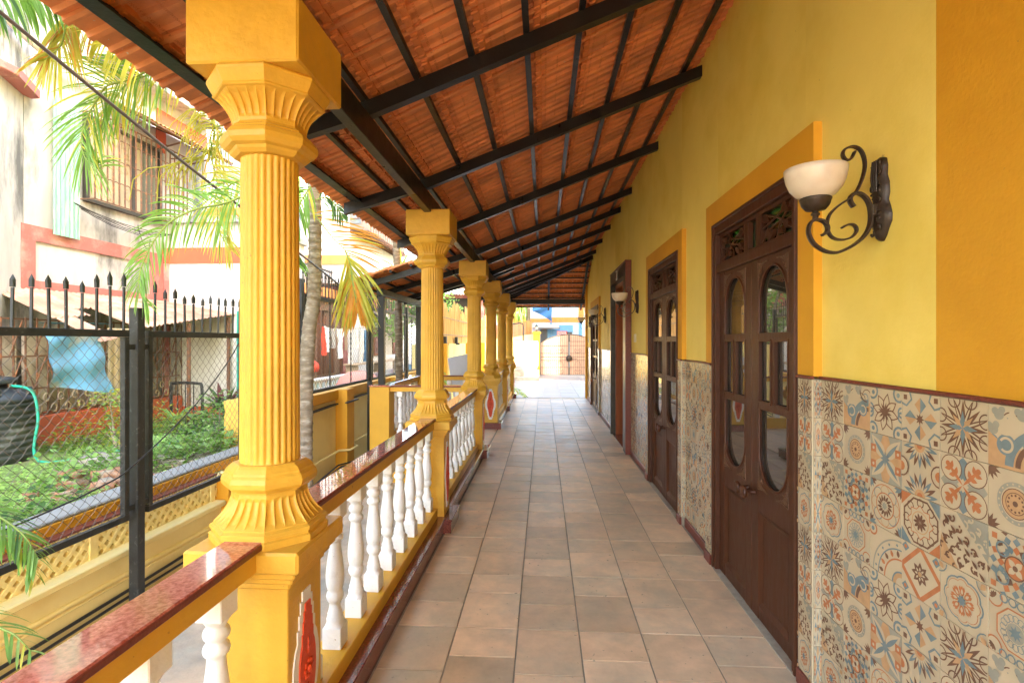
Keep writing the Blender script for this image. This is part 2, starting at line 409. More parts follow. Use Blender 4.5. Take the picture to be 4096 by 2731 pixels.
# side bay railings
balustrade('near side railing of the small side bay, meeting the third column', (-2.02, 6.86), (-.99, 6.86), 4)
balustrade('far side railing of the small side bay, in front of the white slab', (-2.02, 8.95), (-.93, 8.95), 4)
balustrade('outer railing of the small side bay, along the chain-link fence', (-2.15, 7.02), (-2.15, 8.80), 8)
for y, lb in ((6.86, 'solid yellow corner pier of the side bay under the nearer black post'), (8.95, 'solid yellow corner pier of the side bay under the farther black post')):
    t = thing('corner_pier', lb, 'pier', (-2.15, y, 0), 0, 'corner piers of the side bay')
    obj('pier_body', MB().box(-.13, .13, -.08 if y < 8 else -.15, .16 if y < 8 else .08, -.5, .832, 0, .003), COLD, t)
    obj('granite_cap', MB().box(-.14, .14, -.09 if y < 8 else -.16, .16 if y < 8 else .09, .833, .854, 0, .004), GRAN, t)
    tag(obj('steel_post', MB().box(-.04, .04, -.04, .04, .855, 2.03, 0, .003), BLK, None, (-2.15, y+.03, 0)),
        'black square steel post standing on the granite corner of the side bay, ' + ('nearer one' if y < 8 else 'farther one'), 'post', 'black posts of the side bay')

# ---- house wall (orange pilaster, yellow plaster, surrounds) ----
house = thing('house', 'yellow and orange house whose long wall runs down the right side', 'house', (XW, 0, 0))
L_ = lambda x: x-XW
DOORS = [(2.30, 3.42), (4.29, 5.46), (10.45, 11.98)]
SUR = [(2.17, 3.56), (4.17, 5.60), (10.28, 12.12)]
D3 = (6.97, 8.20, 2.28); S3 = (6.73, 8.27, 2.45)
WT = 3.75
segs = [(-3, 1.559, ORA), (1.559, 2.30, YEL), (3.42, 4.29, YEL), (5.46, D3[0], YEL), (D3[1], 10.45, YEL), (11.98, 13.27, YEL)]
for a, b, m in segs: obj('wall_panel', MB().box(0, .28, a, b, -.5, WT), m, house)
for (a, b), top in [(d, 2.17) for d in DOORS]+[((D3[0], D3[1]), D3[2])]:
    obj('wall_panel', MB().box(0, .28, a, b, top, WT), YEL, house)
obj('corner_pilaster', MB().box(-.05, .28, 13.27, 13.5, -.5, 3.4, 0, .004), ORA, house)
up = MB().box(0.001, 8, 2.8, 3.3, WT, 5.2).box(0.001, 8, 3.301, 13.49, WT, 10.6).box(0.001, 8, -8, 2.799, WT, 10.6).box(.28, 8, -6, -3, -.5, WT).box(.285, 8, 13.3, 13.49, -.5, WT)  # unseen upper wings, height and gap shaped to shade the left side
obj('upper_wall', up, YEL, house)
for ya, yb in ((-8.5, 2.7), (3.4, 14.1)): obj('unseen_wing_roof', MB().prism([(-.3, 10.75), (4, 12.2), (8.3, 10.75), (8.3, 10.6), (4, 12.05), (-.3, 10.6)], 1, ya, yb), TILEU, house)  # unseen roofs over the raised wings, parted to let a sun strip through
for i, (a, b) in enumerate(SUR):                           # flat projecting door surrounds above the tiles
    da, db = DOORS[i]
    m = MB().box(L_(XF), 0, a, da, 1.29, 2.31).box(L_(XF), 0, db, b, 1.29, 2.31).box(L_(XF), 0, da, db, 2.17, 2.31)
    obj('door_surround', m, ORA, house)
# tall main opening
m = MB().box(-.07, 0, S3[0], D3[0], 0, S3[2]).box(-.07, 0, D3[1], S3[1], 0, S3[2]).box(-.07, 0, D3[0], D3[1], D3[2], S3[2])
obj('stone_surround', m, STONE, house)
obj('granite_lining', MB().box(-.076, 0, S3[0]-.016, S3[0]-.001, 0, S3[2]+.01).box(-.076, 0, S3[0], S3[1], S3[2], S3[2]+.014), GRANE, house)
m = MB().box(.0, .50, D3[1]-.07, D3[1]-.001, 0, D3[2], 0, .004).box(.02, .50, D3[0]+.001, D3[0]+.07, 0, D3[2], 0, .004).box(0, .5, D3[0], D3[1], D3[2]-.06, D3[2]-.001)
m.box(.16, .20, D3[1]-.085, D3[1]-.06, 0, D3[2]-.06, 0, .004)
obj('door_lining', m, JAMB, house)
obj('threshold', MB().box(-.05, .6, D3[0], D3[1], -.1, .012), GRAND, house)
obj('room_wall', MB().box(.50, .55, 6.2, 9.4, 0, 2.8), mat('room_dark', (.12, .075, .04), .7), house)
od = MB()
od.box(.46, .50, D3[0]+.06, D3[1]-.06, .01, 2.2)
for z0 in (.15, .85, 1.5): od.box(.45, .462, D3[0]+.16, D3[1]-.16, z0, z0+.5, 0, .01)
obj('inner_door', od, JAMB, house)
nm = MB().box(-.006, 0, -.055, .055, -.07, .07, 0, .002); nm2 = MB().box(-.012, -.004, -.03, .03, -.045, .045, 0, .003)
pl = obj('house_plaque', nm, WHT, house, (-.07, 7.55, 2.365)); obj('plaque_centre', nm2, GRANE, pl)
for y, z in ((6.42, 1.47), (12.98, 1.45)):
    s_ = obj('switch_plate', MB().box(-.012, 0, -.055, .055, -.05, .05, 0, .003), PLA, house, (0, y, z))
    obj('switch', MB().box(-.016, -.010, -.02, .02, -.03, .03, 0, .002), PLA, s_)

# ---- patterned wainscot tiles --------------------------------------------------
class Ink(MB):
    """flat printed figure on a tile, u (along) and v (up) in -1..1"""
    def __init__(s, hw=.0775): super().__init__(); s.k = 0; s.h = hw; s.base()
    def base(s):
        h = s.h-.0011
        s.add([(0, -h, -h), (0, h, -h), (0, h, h), (0, -h, h), (.005, -s.h, -s.h), (.005, s.h, -s.h), (.005, s.h, s.h), (.005, -s.h, s.h)],
              [(0, 1, 2, 3), (0, 4, 5, 1), (1, 5, 6, 2), (2, 6, 7, 3), (3, 7, 4, 0)], 0)
    def P(s, pts, mi):
        s.k += 1; x = -.00006*s.k; h = s.h-.001
        cl = lambda q: max(-1, min(1, q))
        s.add([(x, cl(u)*h, cl(v)*h) for u, v in pts], [tuple(range(len(pts)))], mi)
    def petal(s, u, v, a, ln, wd, mi, sh=.5):
        pts = []
        for i in range(9):
            t = i/8; pts.append((t*ln, wd*math.sin(PI*t**sh if sh != 1 else PI*t)))
        for i in range(7, 0, -1):
            t = i/8; pts.append((t*ln, -wd*math.sin(PI*t**sh)))
        c, s_ = math.cos(a), math.sin(a)
        s.P([(u+x*c-y*s_, v+x*s_+y*c) for x, y in pts], mi)
    def disc(s, u, v, r, mi, n=20): s.P([(u+r*math.cos(2*PI*i/n), v+r*math.sin(2*PI*i/n)) for i in range(n)], mi)
    def ring(s, u, v, r, w_, mi, a0=0, a1=2*PI, n=20):
        s.k += 1; x = -.00006*s.k; h = s.h-.001; cl = lambda q: max(-1, min(1, q))
        vs = []; fs = []
        for i in range(n+1):
            a = a0+(a1-a0)*i/n
            vs += [(x, cl(u+(r-w_/2)*math.cos(a))*h, cl(v+(r-w_/2)*math.sin(a))*h), (x, cl(u+(r+w_/2)*math.cos(a))*h, cl(v+(r+w_/2)*math.sin(a))*h)]
            if i: fs.append((2*i-2, 2*i, 2*i+1, 2*i-1))
        s.add(vs, fs, mi)
    def kite(s, u, v, a, l1, l2, wd, mi):
        c, s_ = math.cos(a), math.sin(a)
        s.P([(u+x*c-y*s_, v+x*s_+y*c) for x, y in ((0, 0), (l1, wd), (l2, 0), (l1, -wd))], mi)
    def sqr(s, u, v, r, a, mi): s.P([(u+r*math.cos(a+PI/2*i), v+r*math.sin(a+PI/2*i)) for i in range(4)], mi)
BG, TE, OR, TA, BR, GR = range(6)
CORN = [(1, 1), (-1, 1), (-1, -1), (1, -1)]
def d_star(k):
    for i in range(16): k.petal(0, 0, i*PI/8, 1.0 if i % 2 == 0 else 1.15, .09, BR, .8)
    for i in range(8): k.petal(0, 0, (i+.5)*PI/4, .96, .035, BG, .8)
    for i in range(8): k.kite(0, 0, i*PI/4, .2, .62, .12, TA if i % 2 else TE)
    for i in range(4): k.kite(0, 0, i*PI/2, .15, .5, .09, TE)
    for u, v in CORN: k.ring(u*.95, v*.35, .25, .05, BR); k.ring(u*.35, v*.95, .25, .05, BR)
def d_swirl(k):
    for u, v in ((-.75, .55), (-.35, .35), (.2, .5), (.75, -.1)): k.ring(u, v, .3, .04, BR, 0, 3, 10); k.ring(u+.1, v-.1, .2, .05, TE, 1, 4, 10)
    k.P([(-1, -1), (1, -1), (1, .1), (.3, -.35), (-.35, -.3), (-1, .3)], TA)
    k.ring(-.9, -.9, 1.15, .30, TE, 0, PI/2); k.ring(-.9, -.9, .85, .18, BR, 0, PI/2)
    k.disc(.35, -.25, .34, TE); k.ring(.35, -.25, .22, .08, BG, .5, 5.5); k.disc(-.5, -.1, .30, TE); k.ring(-.5, -.1, .2, .07, BG, 1, 6)
    for a in (.3, .9, 1.5, 2.1): k.petal(.1, .1, a, .9, .16, BG, .9)
    for u, v in ((.6, .7), (-.2, .75), (.8, .2)): k.disc(u, v, .18, GR); k.disc(u+.15, v+.1, .12, GR); k.disc(u-.1, v+.15, .12, GR)
    k.ring(-.8, .8, .5, .05, BR, -1.6, 0)
def d_flower(k):
    for u, v in CORN:
        k.ring(u*.85, v*.85, .32, .10, TE, 0, 2*PI, 14); k.disc(u*.80, v*.80, .10, TE); k.ring(u, v*.1, .2, .09, TE, 0, 2*PI, 12)
    for i in range(8): k.petal(0, 0, i*PI/4+.2, .84, .21, BR, .9); k.petal(.12*math.cos(i*PI/4+.2), .12*math.sin(i*PI/4+.2), i*PI/4+.2, .64, .15, BG, .9)
    for i in range(8): k.kite(0, 0, i*PI/4+.2, .25, .45, .05, BR)
    k.disc(0, 0, .19, BR)
def d_diam(k):
    for a, b in ((.9, 0), (0, .9), (-.9, 0), (0, -.9)):
        k.sqr(a*.55, b*.55, .40, 0, BG)
    for i in range(4):
        a = i*PI/2; c, s_ = math.cos(a), math.sin(a)
        k.P([(.2*c, .2*s_), (.55*c-.3*s_, .55*s_+.3*c), (.85*c, .85*s_), (.5*c+.0*s_, .5*s_)], TE)
        k.P([(.2*c, .2*s_), (.55*c+.3*s_, .55*s_-.3*c), (.85*c, .85*s_), (.5*c, .5*s_)], TA)
    for u, v in CORN: k.P([(u, v), (u*.5, v), (u*.42, v*.72), (u*.72, v*.42), (u, v*.5)], TE); k.P([(u, v), (u*.6, v), (u*.5, v*.75), (u*.75, v*.5), (u, v*.6)], BG); k.sqr(u*.8, v*.8, .14, .78, BR)
    k.sqr(0, 0, .30, .78, BG)
    for i in range(8): k.kite(0, 0, i*PI/4, .1, .24, .05, BR)
def d_cross(k):
    for u, v in ((1, 0), (-1, 0), (0, 1), (0, -1)): k.kite(u*.1, v*.1, math.atan2(v, u), .5, 1.0, .45, GR if u else TE)
    for u, v in CORN: k.disc(u*.52, v*.52, .47, BR); k.disc(u*.52, v*.52, .435, BG)
    k.sqr(0, 0, .25, 0, BG)
    for i in range(4):
        a = PI/4+i*PI/2; k.petal(0, 0, a, .95, .07, OR, 1)
        for d in (.45, .72):
            for s_ in (-1, 1): k.petal(d*math.cos(a), d*math.sin(a), a+s_*1.0, .30, .085, OR, .7)
        k.disc(.92*math.cos(a), .92*math.sin(a), .10, OR)
def d_rosette(k):
    for u, v in CORN:
        a = math.atan2(v, u)
        for j in (-.75, -.35, 0, .35, .75): k.petal(u*.98, v*.98, a+PI+j*1.2, .46, .07, BR, .7)
    k.disc(0, 0, .70, BG); k.ring(0, 0, .60, .14, GR, n=28)
    for i in range(18): k.disc(.60*math.cos(i*PI/9), .60*math.sin(i*PI/9), .035, BG, 6)
    k.disc(0, 0, .48, BR, 24); k.disc(0, 0, .45, TA, 24); k.ring(0, 0, .34, .025, BR)
    for i in range(12): k.disc(.26*math.cos(i*PI/6), .26*math.sin(i*PI/6), .04, BR, 6)
    k.disc(0, 0, .09, BR)
def d_starsq(k):
    k.P([(-1, -1), (1, -1), (1, 1), (-1, 1)], GR)
    for i in range(4): k.petal(0, 0, i*PI/2, 1.3, .30, TA, .8)
    for i in range(4): k.petal(0, 0, PI/4+i*PI/2, 1.3, .28, BG, .8); k.petal(0, 0, PI/4+i*PI/2, 1.1, .1, TE, .8)
    for u, v in ((.78, .35), (-.78, .35), (.78, -.35), (-.78, -.35)): k.sqr(u, v, .24, .78, OR); k.disc(u, v, .07, BG, 8)
    for i in range(8): k.kite(0, 0, i*PI/4, .12, .34, .07, TE)
def d_fan(k):
    for cu, cv in ((0, -1), (0, 1)):
        s_ = -1 if cv > 0 else 1
        for j in range(9): a = (j+.5)*PI/9*s_; k.petal(cu, cv, a, .92, .09, BR if j % 2 else TE, 1.2)
        for j in range(9): a = (j+.5)*PI/9*s_; k.petal(cu, cv, a, .6, .05, BG, 1.2)
        k.disc(cu, cv, .28, TA); k.disc(cu, cv, .15, OR)
    for u in (-1, 1): k.disc(u, 0, .42, BR, 16); k.disc(u, 0, .36, BG, 16); k.disc(u, 0, .2, OR, 12)
def d_damask(k):
    k.P([(-1, 1), (.3, 1), (-1, -.3)], GR); k.P([(1, -1), (.2, -1), (1, .0)], TA)
    rs = random.Random(3)
    for s_ in (-1, 1):
        for i in range(5):
            t = -.85+.42*i                              # along the diagonal from lower left to upper right
            for d, r in ((.22, .15), (.56, .19), (.92, .13)):
                u, v = t*.71-s_*d*.71, t*.71+s_*d*.71
                if abs(u) > .98 or abs(v) > .98: continue
                m = BG if v-u > .7 else BR
                k.ring(u, v, r*.72, .07, m, .5*i+(0 if s_ > 0 else 3), .5*i+(4.3 if s_ > 0 else 7.3), 12)
                k.petal(u, v, 2.4*s_+i, r*1.5, r*.42, m, .7); k.disc(u+r*.5, v-r*.3, r*.3, m, 8)
    for i in range(6): k.petal(-.95+.3*i, -.95+.3*i, PI/4, .34, .06, BR, .8)
    for a in (): k.petal(-.1, -.4, a, .75, .11, BG if a > 1.2 else BR, .7)
def d_check(k):
    rs = random.Random(5)
    for i in range(16):
        a = i*PI/8
        for r in (.55, .82, 1.1):
            k.sqr(r*math.cos(a), r*math.sin(a), .135, a, (TE, OR, BR, TE)[(i+int(r*10)) % 4])
    for u, v in CORN: k.ring(u*.45, v*.45, .22, .06, TE); k.disc(u*.45, v*.45, .1, BG)
    k.disc(0, 0, .38, BR); k.disc(0, 0, .34, OR)
    for i in range(4): k.petal(0, 0, i*PI/2+.78, .33, .1, BG, .9)
    k.disc(0, 0, .09, BR)
def d_medal(k):
    for u, v in CORN:
        for j in (-.8, -.3, .3, .8): k.petal(u, v, math.atan2(-v, -u)+j*.8, .45, .09, (BR, TE)[j > 0], .7)
    k.disc(0, 0, .92, OR, 28); k.disc(0, 0, .88, BG, 28); 
    for i in range(8): k.ring(.62*math.cos(i*PI/4), .62*math.sin(i*PI/4), .26, .04, TE if i % 2 else TA, n=14)
    k.disc(0, 0, .55, BG, 24); k.ring(0, 0, .55, .05, OR, n=24)
    for i in range(14): k.petal(.2*math.cos(i*PI/7), .2*math.sin(i*PI/7), i*PI/7+.4, .3, .06, BR, .7)
    for i in range(8): k.kite(0, 0, i*PI/4, .1, .2, .05, GR)
def d_oct(k):
    k.P([(math.cos(PI/8+i*PI/4)*.98, math.sin(PI/8+i*PI/4)*.98) for i in range(8)], BR)
    k.P([(math.cos(PI/8+i*PI/4)*.90, math.sin(PI/8+i*PI/4)*.90) for i in range(8)], BG)
    for i in range(8): k.ring(.75*math.cos(i*PI/4), .75*math.sin(i*PI/4), .16, .05, BR, n=10)
    for i in range(2): k.sqr(0, 0, .70, i*PI/4, OR)
    for i in range(2): k.sqr(0, 0, .65, i*PI/4, BG)
    k.disc(0, 0, .44, TA); k.disc(0, 0, .40, BG)
    for i in range(10): k.petal(0, 0, i*PI/5, .36, .06, BR, 1.4)
    for u, v in CORN: k.P([(u, v), (u*.45, v), (u, v*.45)], OR if u*v > 0 else TE)
def d_quat(k):
    for r, m in ((.0, TE), (.055, BG), (.11, OR), (.13, BG)):
        for i in range(4): k.disc(.40*math.cos(PI/4+i*PI/2)*1.0, .40*math.sin(PI/4+i*PI/2), .47-r, m, 18)
        for i in range(4): k.disc(.52*math.cos(i*PI/2), .52*math.sin(i*PI/2), .34-r, m, 14)
        k.disc(0, 0, .5-r, m)
    for i in range(8):
        a = i*PI/4; k.petal(.15*math.cos(a), .15*math.sin(a), a, .38, .10, OR, .8); k.petal(.22*math.cos(a), .22*math.sin(a), a, .2, .05, BG, .8)
        for s_ in (-.25, .25): k.petal(.34*math.cos(a+s_), .34*math.sin(a+s_), a, .18, .05, OR, .7)
    for i in range(8): k.kite(0, 0, i*PI/4+.2, .1, .22, .05, TE)
    for u, v in CORN: k.petal(u, v, math.atan2(-v, -u), .3, .1, TA, .8); k.ring(u, v, .36, .045, TE, n=14)
def d_wheel(k):
    for u, v in CORN:
        k.disc(u*.78, v*.78, .30, OR, 16); k.disc(u*.78, v*.78, .25, BG, 16)
        for j in range(5): k.petal(u*.78, v*.78, math.atan2(v, u)+(j-2)*.5, .2, .04, BR, 1.3)
        for q in (.3, -.3): k.ring(u*(.3+q*.5), v*(.95-abs(q)*.2), .13, .05, TE, n=10)
    R = [(math.cos(PI/8+i*PI/4)*.74, math.sin(PI/8+i*PI/4)*.74) for i in range(8)]
    k.P(R, OR); k.P([(u*.93, v*.93) for u, v in R], BG)
    for i in range(16): k.ring(.44*math.cos(i*PI/8), .44*math.sin(i*PI/8), .11, .022, TE, n=10)
    k.disc(0, 0, .30, GR)
    for i in range(8): k.kite(0, 0, i*PI/4, .08, .25, .06, TE)
def d_arcs(k):
    for r, m in ((1.85, GR), (1.78, BG), (1.5, TE), (1.44, BG), (1.1, OR), (1.03, BG), (.6, TE), (.53, TA), (.35, BG)):
        k.P([(-1, -1)]+[(-1+r*math.cos(i*PI/40), -1+r*math.sin(i*PI/40)) for i in range(21)], m)
    for i in range(5):
        a = (i+.5)*PI/10; k.petal(-1+1.15*math.cos(a), -1+1.15*math.sin(a), a, .3, .09, OR if i % 2 else BR, .8)
        k.sqr(-1+1.64*math.cos(a), -1+1.64*math.sin(a), .07, a, TE)
    k.ring(.8, .8, .25, .08, OR); k.disc(.8, .8, .1, TE)
def d_redx(k):
    k.P([(-1, -.15), (-.15, -1), (.15, -1), (1, -.15), (1, .15), (.15, 1), (-.15, 1), (-1, .15)], OR)
    k.P([(-.9, 0), (0, -.9), (.9, 0), (0, .9)], BG)
    for u, v in CORN: k.P([(u, v), (u*.25, v), (u, v*.25)], BG); k.sqr(u*.8, v*.8, .2, 0, TE); k.disc(u*.8, v*.8, .08, OR, 8)
    for i in range(8): k.petal(.08*math.cos(i*PI/4), .08*math.sin(i*PI/4), i*PI/4, .38, .11, BR, .7)
    for i in range(8): k.petal(.12*math.cos(i*PI/4), .12*math.sin(i*PI/4), i*PI/4, .16, .04, BG, .7)
    k.disc(0, 0, .09, TA)
DES = [[d_star, d_cross, d_damask, d_quat], [d_swirl, d_rosette, d_check, d_wheel], [d_flower, d_starsq, d_medal, d_arcs], [d_diam, d_fan, d_oct, d_redx]]
def dmesh(fn):
    k = Ink(); fn(k)
    me = bpy.data.meshes.new('wall_tile'); me.from_pydata(k.v, [], k.f)
    for m in TM: me.materials.append(m)
    me.polygons.foreach_set('material_index', k.m); me.update(); return me
DM = [[dmesh(f) for f in r] for r in DES]
NTILE = 0
def tile_zone(y0, y1, x, ph=0, rphase=0, z0=.062, z1=1.277):
    """cells fill y0 (near) .. y1 (far) from the far end; a cut cell closes the near end"""
    global NTILE
    rows_ = 8; ch = (z1-z0)/rows_; L = y1-y0; n = max(1, round(L/.158)); cw = L/n
    for i in range(n):
        y = y1-(i+.5)*cw
        for j in range(rows_):
            z = z1-(j+.5)*ch
            o = put('wall_tile', DM[(i+ph) % 4][(j+rphase) % 4], house, (L_(x)-.0055+random.uniform(-.0003, .0003), y, z))
            o.scale = (1, cw/.155, ch/.155); NTILE += 1
            o.rotation_euler = (random.uniform(-.004, .004), random.uniform(-.005, .005), random.uniform(-.005, .005))
def strip(y, x0, x1, z0=.062, z1=1.277):
    """tiles on the near return of a projecting surround (normal -Y)"""
    for j in range(8):
        ch = (z1-z0)/8; z = z1-(j+.5)*ch
        o = put('wall_tile', DM[(j*3+1) % 4][(j+2) % 4], house, (L_((x0+x1)/2), y-.0055, z), PI/2)
        o.scale = (1, (x1-x0)/.155, ch/.155)
GRT = mat('tile_backing', (.26, .21, .15), .8, .1)
ZON = [(-.2, 2.165, XW, 0, 0), (2.17, 2.285, XF, 0, 0), (3.435, 3.56, XF, 2, 1), (3.56, 4.155, XW, 0, 0), (4.17, 4.275, XF, 0, 2), (5.475, 5.60, XF, 1, 0), (5.60, S3[0]-.02, XW, 2, 0),
       (S3[1], 10.27, XW, 1, 1), (10.28, 10.44, XF, 0, 0), (11.99, 12.12, XF, 0, 0), (12.12, 13.265, XW, 0, 0)]
for y0, y1, x, ph, rp in ZON:
    tile_zone(y0, y1, x, ph, rp)
    l = L_(x)
    obj('tile_bed', MB().box(l-.0012, .001, y0, y1, -.02, 1.279), GRT, house)
    obj('skirting', MB().box(l-.016, l-.001, y0, y1, -.02, .060, 0, .003), GRANE, house)
    obj('granite_trim', MB().box(l-.016, l+.004, y0-.004, y1+.004, 1.279, 1.291, 0, .003), GRANE, house)
for y, a, b in ((2.17, XF, XW), (4.17, XF, XW), (10.28, XF, XW)): strip(y, a-.001, b-.004)

# ---- doors
def arch(y0, y1, zs, r_up, n=12, flip=1):
    """half ellipse from (y1,zs) to (y0,zs) bulging up (flip=1) or down"""
    cy = (y0+y1)/2; ry = (y1-y0)/2
    return [(cy+ry*math.cos(PI*i/n), zs+flip*r_up*math.sin(PI*i/n)) for i in range(n+1)]
def make_leaf(w_, hand):
    """leaf: origin at near lower corner, extends +Y by w_; front face toward -X"""
    me = MB(); x0, x1 = -.020, .020; s_ = .085; H_ = 1.85
    me.box(x0, x1, 0, s_, 0, H_, 0, .002).box(x0, x1, w_-s_, w_, 0, H_, 0, .002)
    a, b = s_, w_-s_; mid = (a+b)/2
    for z0, z1 in ((0, .07), (1.08, 1.115), (1.435, 1.47)): me.box(x0+.002, x1, a-.001, b+.001, z0, z1, 0, .002)
    me.box(x0+.002, x1, mid-.016, mid+.016, 1.114, 1.436, 0, .002)
    # arched head and rounded foot of the glazing
    def spandrel(zs, ru, zedge, fl):
        ar = arch(a, b, zs, ru, 14, fl)
        for i in range(len(ar)-1):
            (ya, za), (yb, zb) = ar[i], ar[i+1]
            lo, hi = (za, zb), zedge
            vs = [(x, y, z) for x in (x0+.002, x1) for y, z in ((ya, za), (yb, zb), (yb, zedge), (ya, zedge))]
            me.add(vs, [(0, 1, 2, 3), (7, 6, 5, 4), (0, 4, 5, 1), (2, 6, 7, 3)])
    spandrel(1.62, .185, H_, 1); spandrel(.86, .165, .555, -1)
    # recessed panel with a bevelled rim
    px = x0+.016
    me.box(px, x1-.004, a, b, .07, .556)
    for (p, q) in (((a, .07), (b, .07)), ((b, .07), (b, .555)), ((b, .555), (a, .555)), ((a, .555), (a, .07))):
        cy, cz = mid, .31; i_ = .028
        pin = lambda t: (t[0]+(i_ if t[0] < cy else -i_), t[1]+(i_ if t[1] < cz else -i_))
        pi_, qi = pin(p), pin(q)
        me.quad((x0+.0005, *p), (x0+.0005, *q), (px-.001, *qi), (px-.001, *pi_))
    rim = MB()
    for zs, ru, fl, zo in ((1.62, .185, 1, 1.47), (.86, .165, -1, 1.08)):
        ar = arch(a+.006, b-.006, zs, ru-.006, 14, fl)
        pts = [(x0+.003, b-.006, zo)]+[(x0+.003, y, z) for y, z in ar]+[(x0+.003, a+.006, zo)]
        rim.tube(pts, .0075, 6)
    for (ya, yb, za, zb) in ((a, mid-.016, 1.115, 1.435), (mid+.016, b, 1.115, 1.435)):
        for q in (((ya+.004, za+.004), (yb-.004, za+.004)), ((yb-.004, za+.004), (yb-.004, zb-.004)), ((yb-.004, zb-.004), (ya+.004, zb-.004)), ((ya+.004, zb-.004), (ya+.004, za+.004))):
            rim.bar((x0+.004, *q[0]), (x0+.004, *q[1]), .012, .012)
    g_ = MB()
    def pane(poly): g_.prism(poly, 0, -.002, .003)
    pane([(a, 1.46)]+[(b, 1.46)]+arch(a, b, 1.62, .187, 14, 1)); pane([(a, 1.10), (b, 1.10)]+arch(a, b, .86, .167, 14, -1))
    pane([(a, 1.10), (mid, 1.10), (mid, 1.45), (a, 1.45)]); pane([(mid+.001, 1.10), (b, 1.10), (b, 1.45), (mid+.001, 1.45)])
    cvs = []
    for zs, fl, rr in ((1.62, 1, .185), (.86, -1, .165)):
        for sy in (-1, 1):
            cv = MB(); cvs.append(cv)
            ye, ze = mid+sy*(b-a)/2*1.0, zs+fl*rr*1.10
            cv.prism([(ye, ze), (ye-sy*.105, ze), (ye-sy*.050, ze-fl*.018), (ye-sy*.022, ze-fl*.046), (ye-sy*.004, ze-fl*.105)], 0, x0-.0015, x0+.001)
            y_c = mid+sy*(b-a)/2*.80; zc = zs+fl*rr*.86
            for t_ in range(3):
                aa = [t_*2.1+q*.55 for q in range(8)]
                cv.tube([(x0, y_c+sy*(t_-1)*.014+(.012-.0012*q)*math.cos(v), zc+fl*(1-t_)*.014*(1 if t_ else .6)+(.012-.0012*q)*math.sin(v)) for q, v in enumerate(aa)], .0032, 5)
            cv.tube([(x0, y_c+sy*.038, zc+fl*.05), (x0, y_c+sy*.030, zc-fl*.02), (x0, y_c+sy*.034, zc-fl*.085)], .004, 5)
            cv.tube([(x0, y_c+sy*.038, zc+fl*.05), (x0, y_c-sy*.02, zc+fl*.04), (x0, y_c-sy*.085, zc+fl*.046)], .004, 5)
    return me, rim, g_, cvs
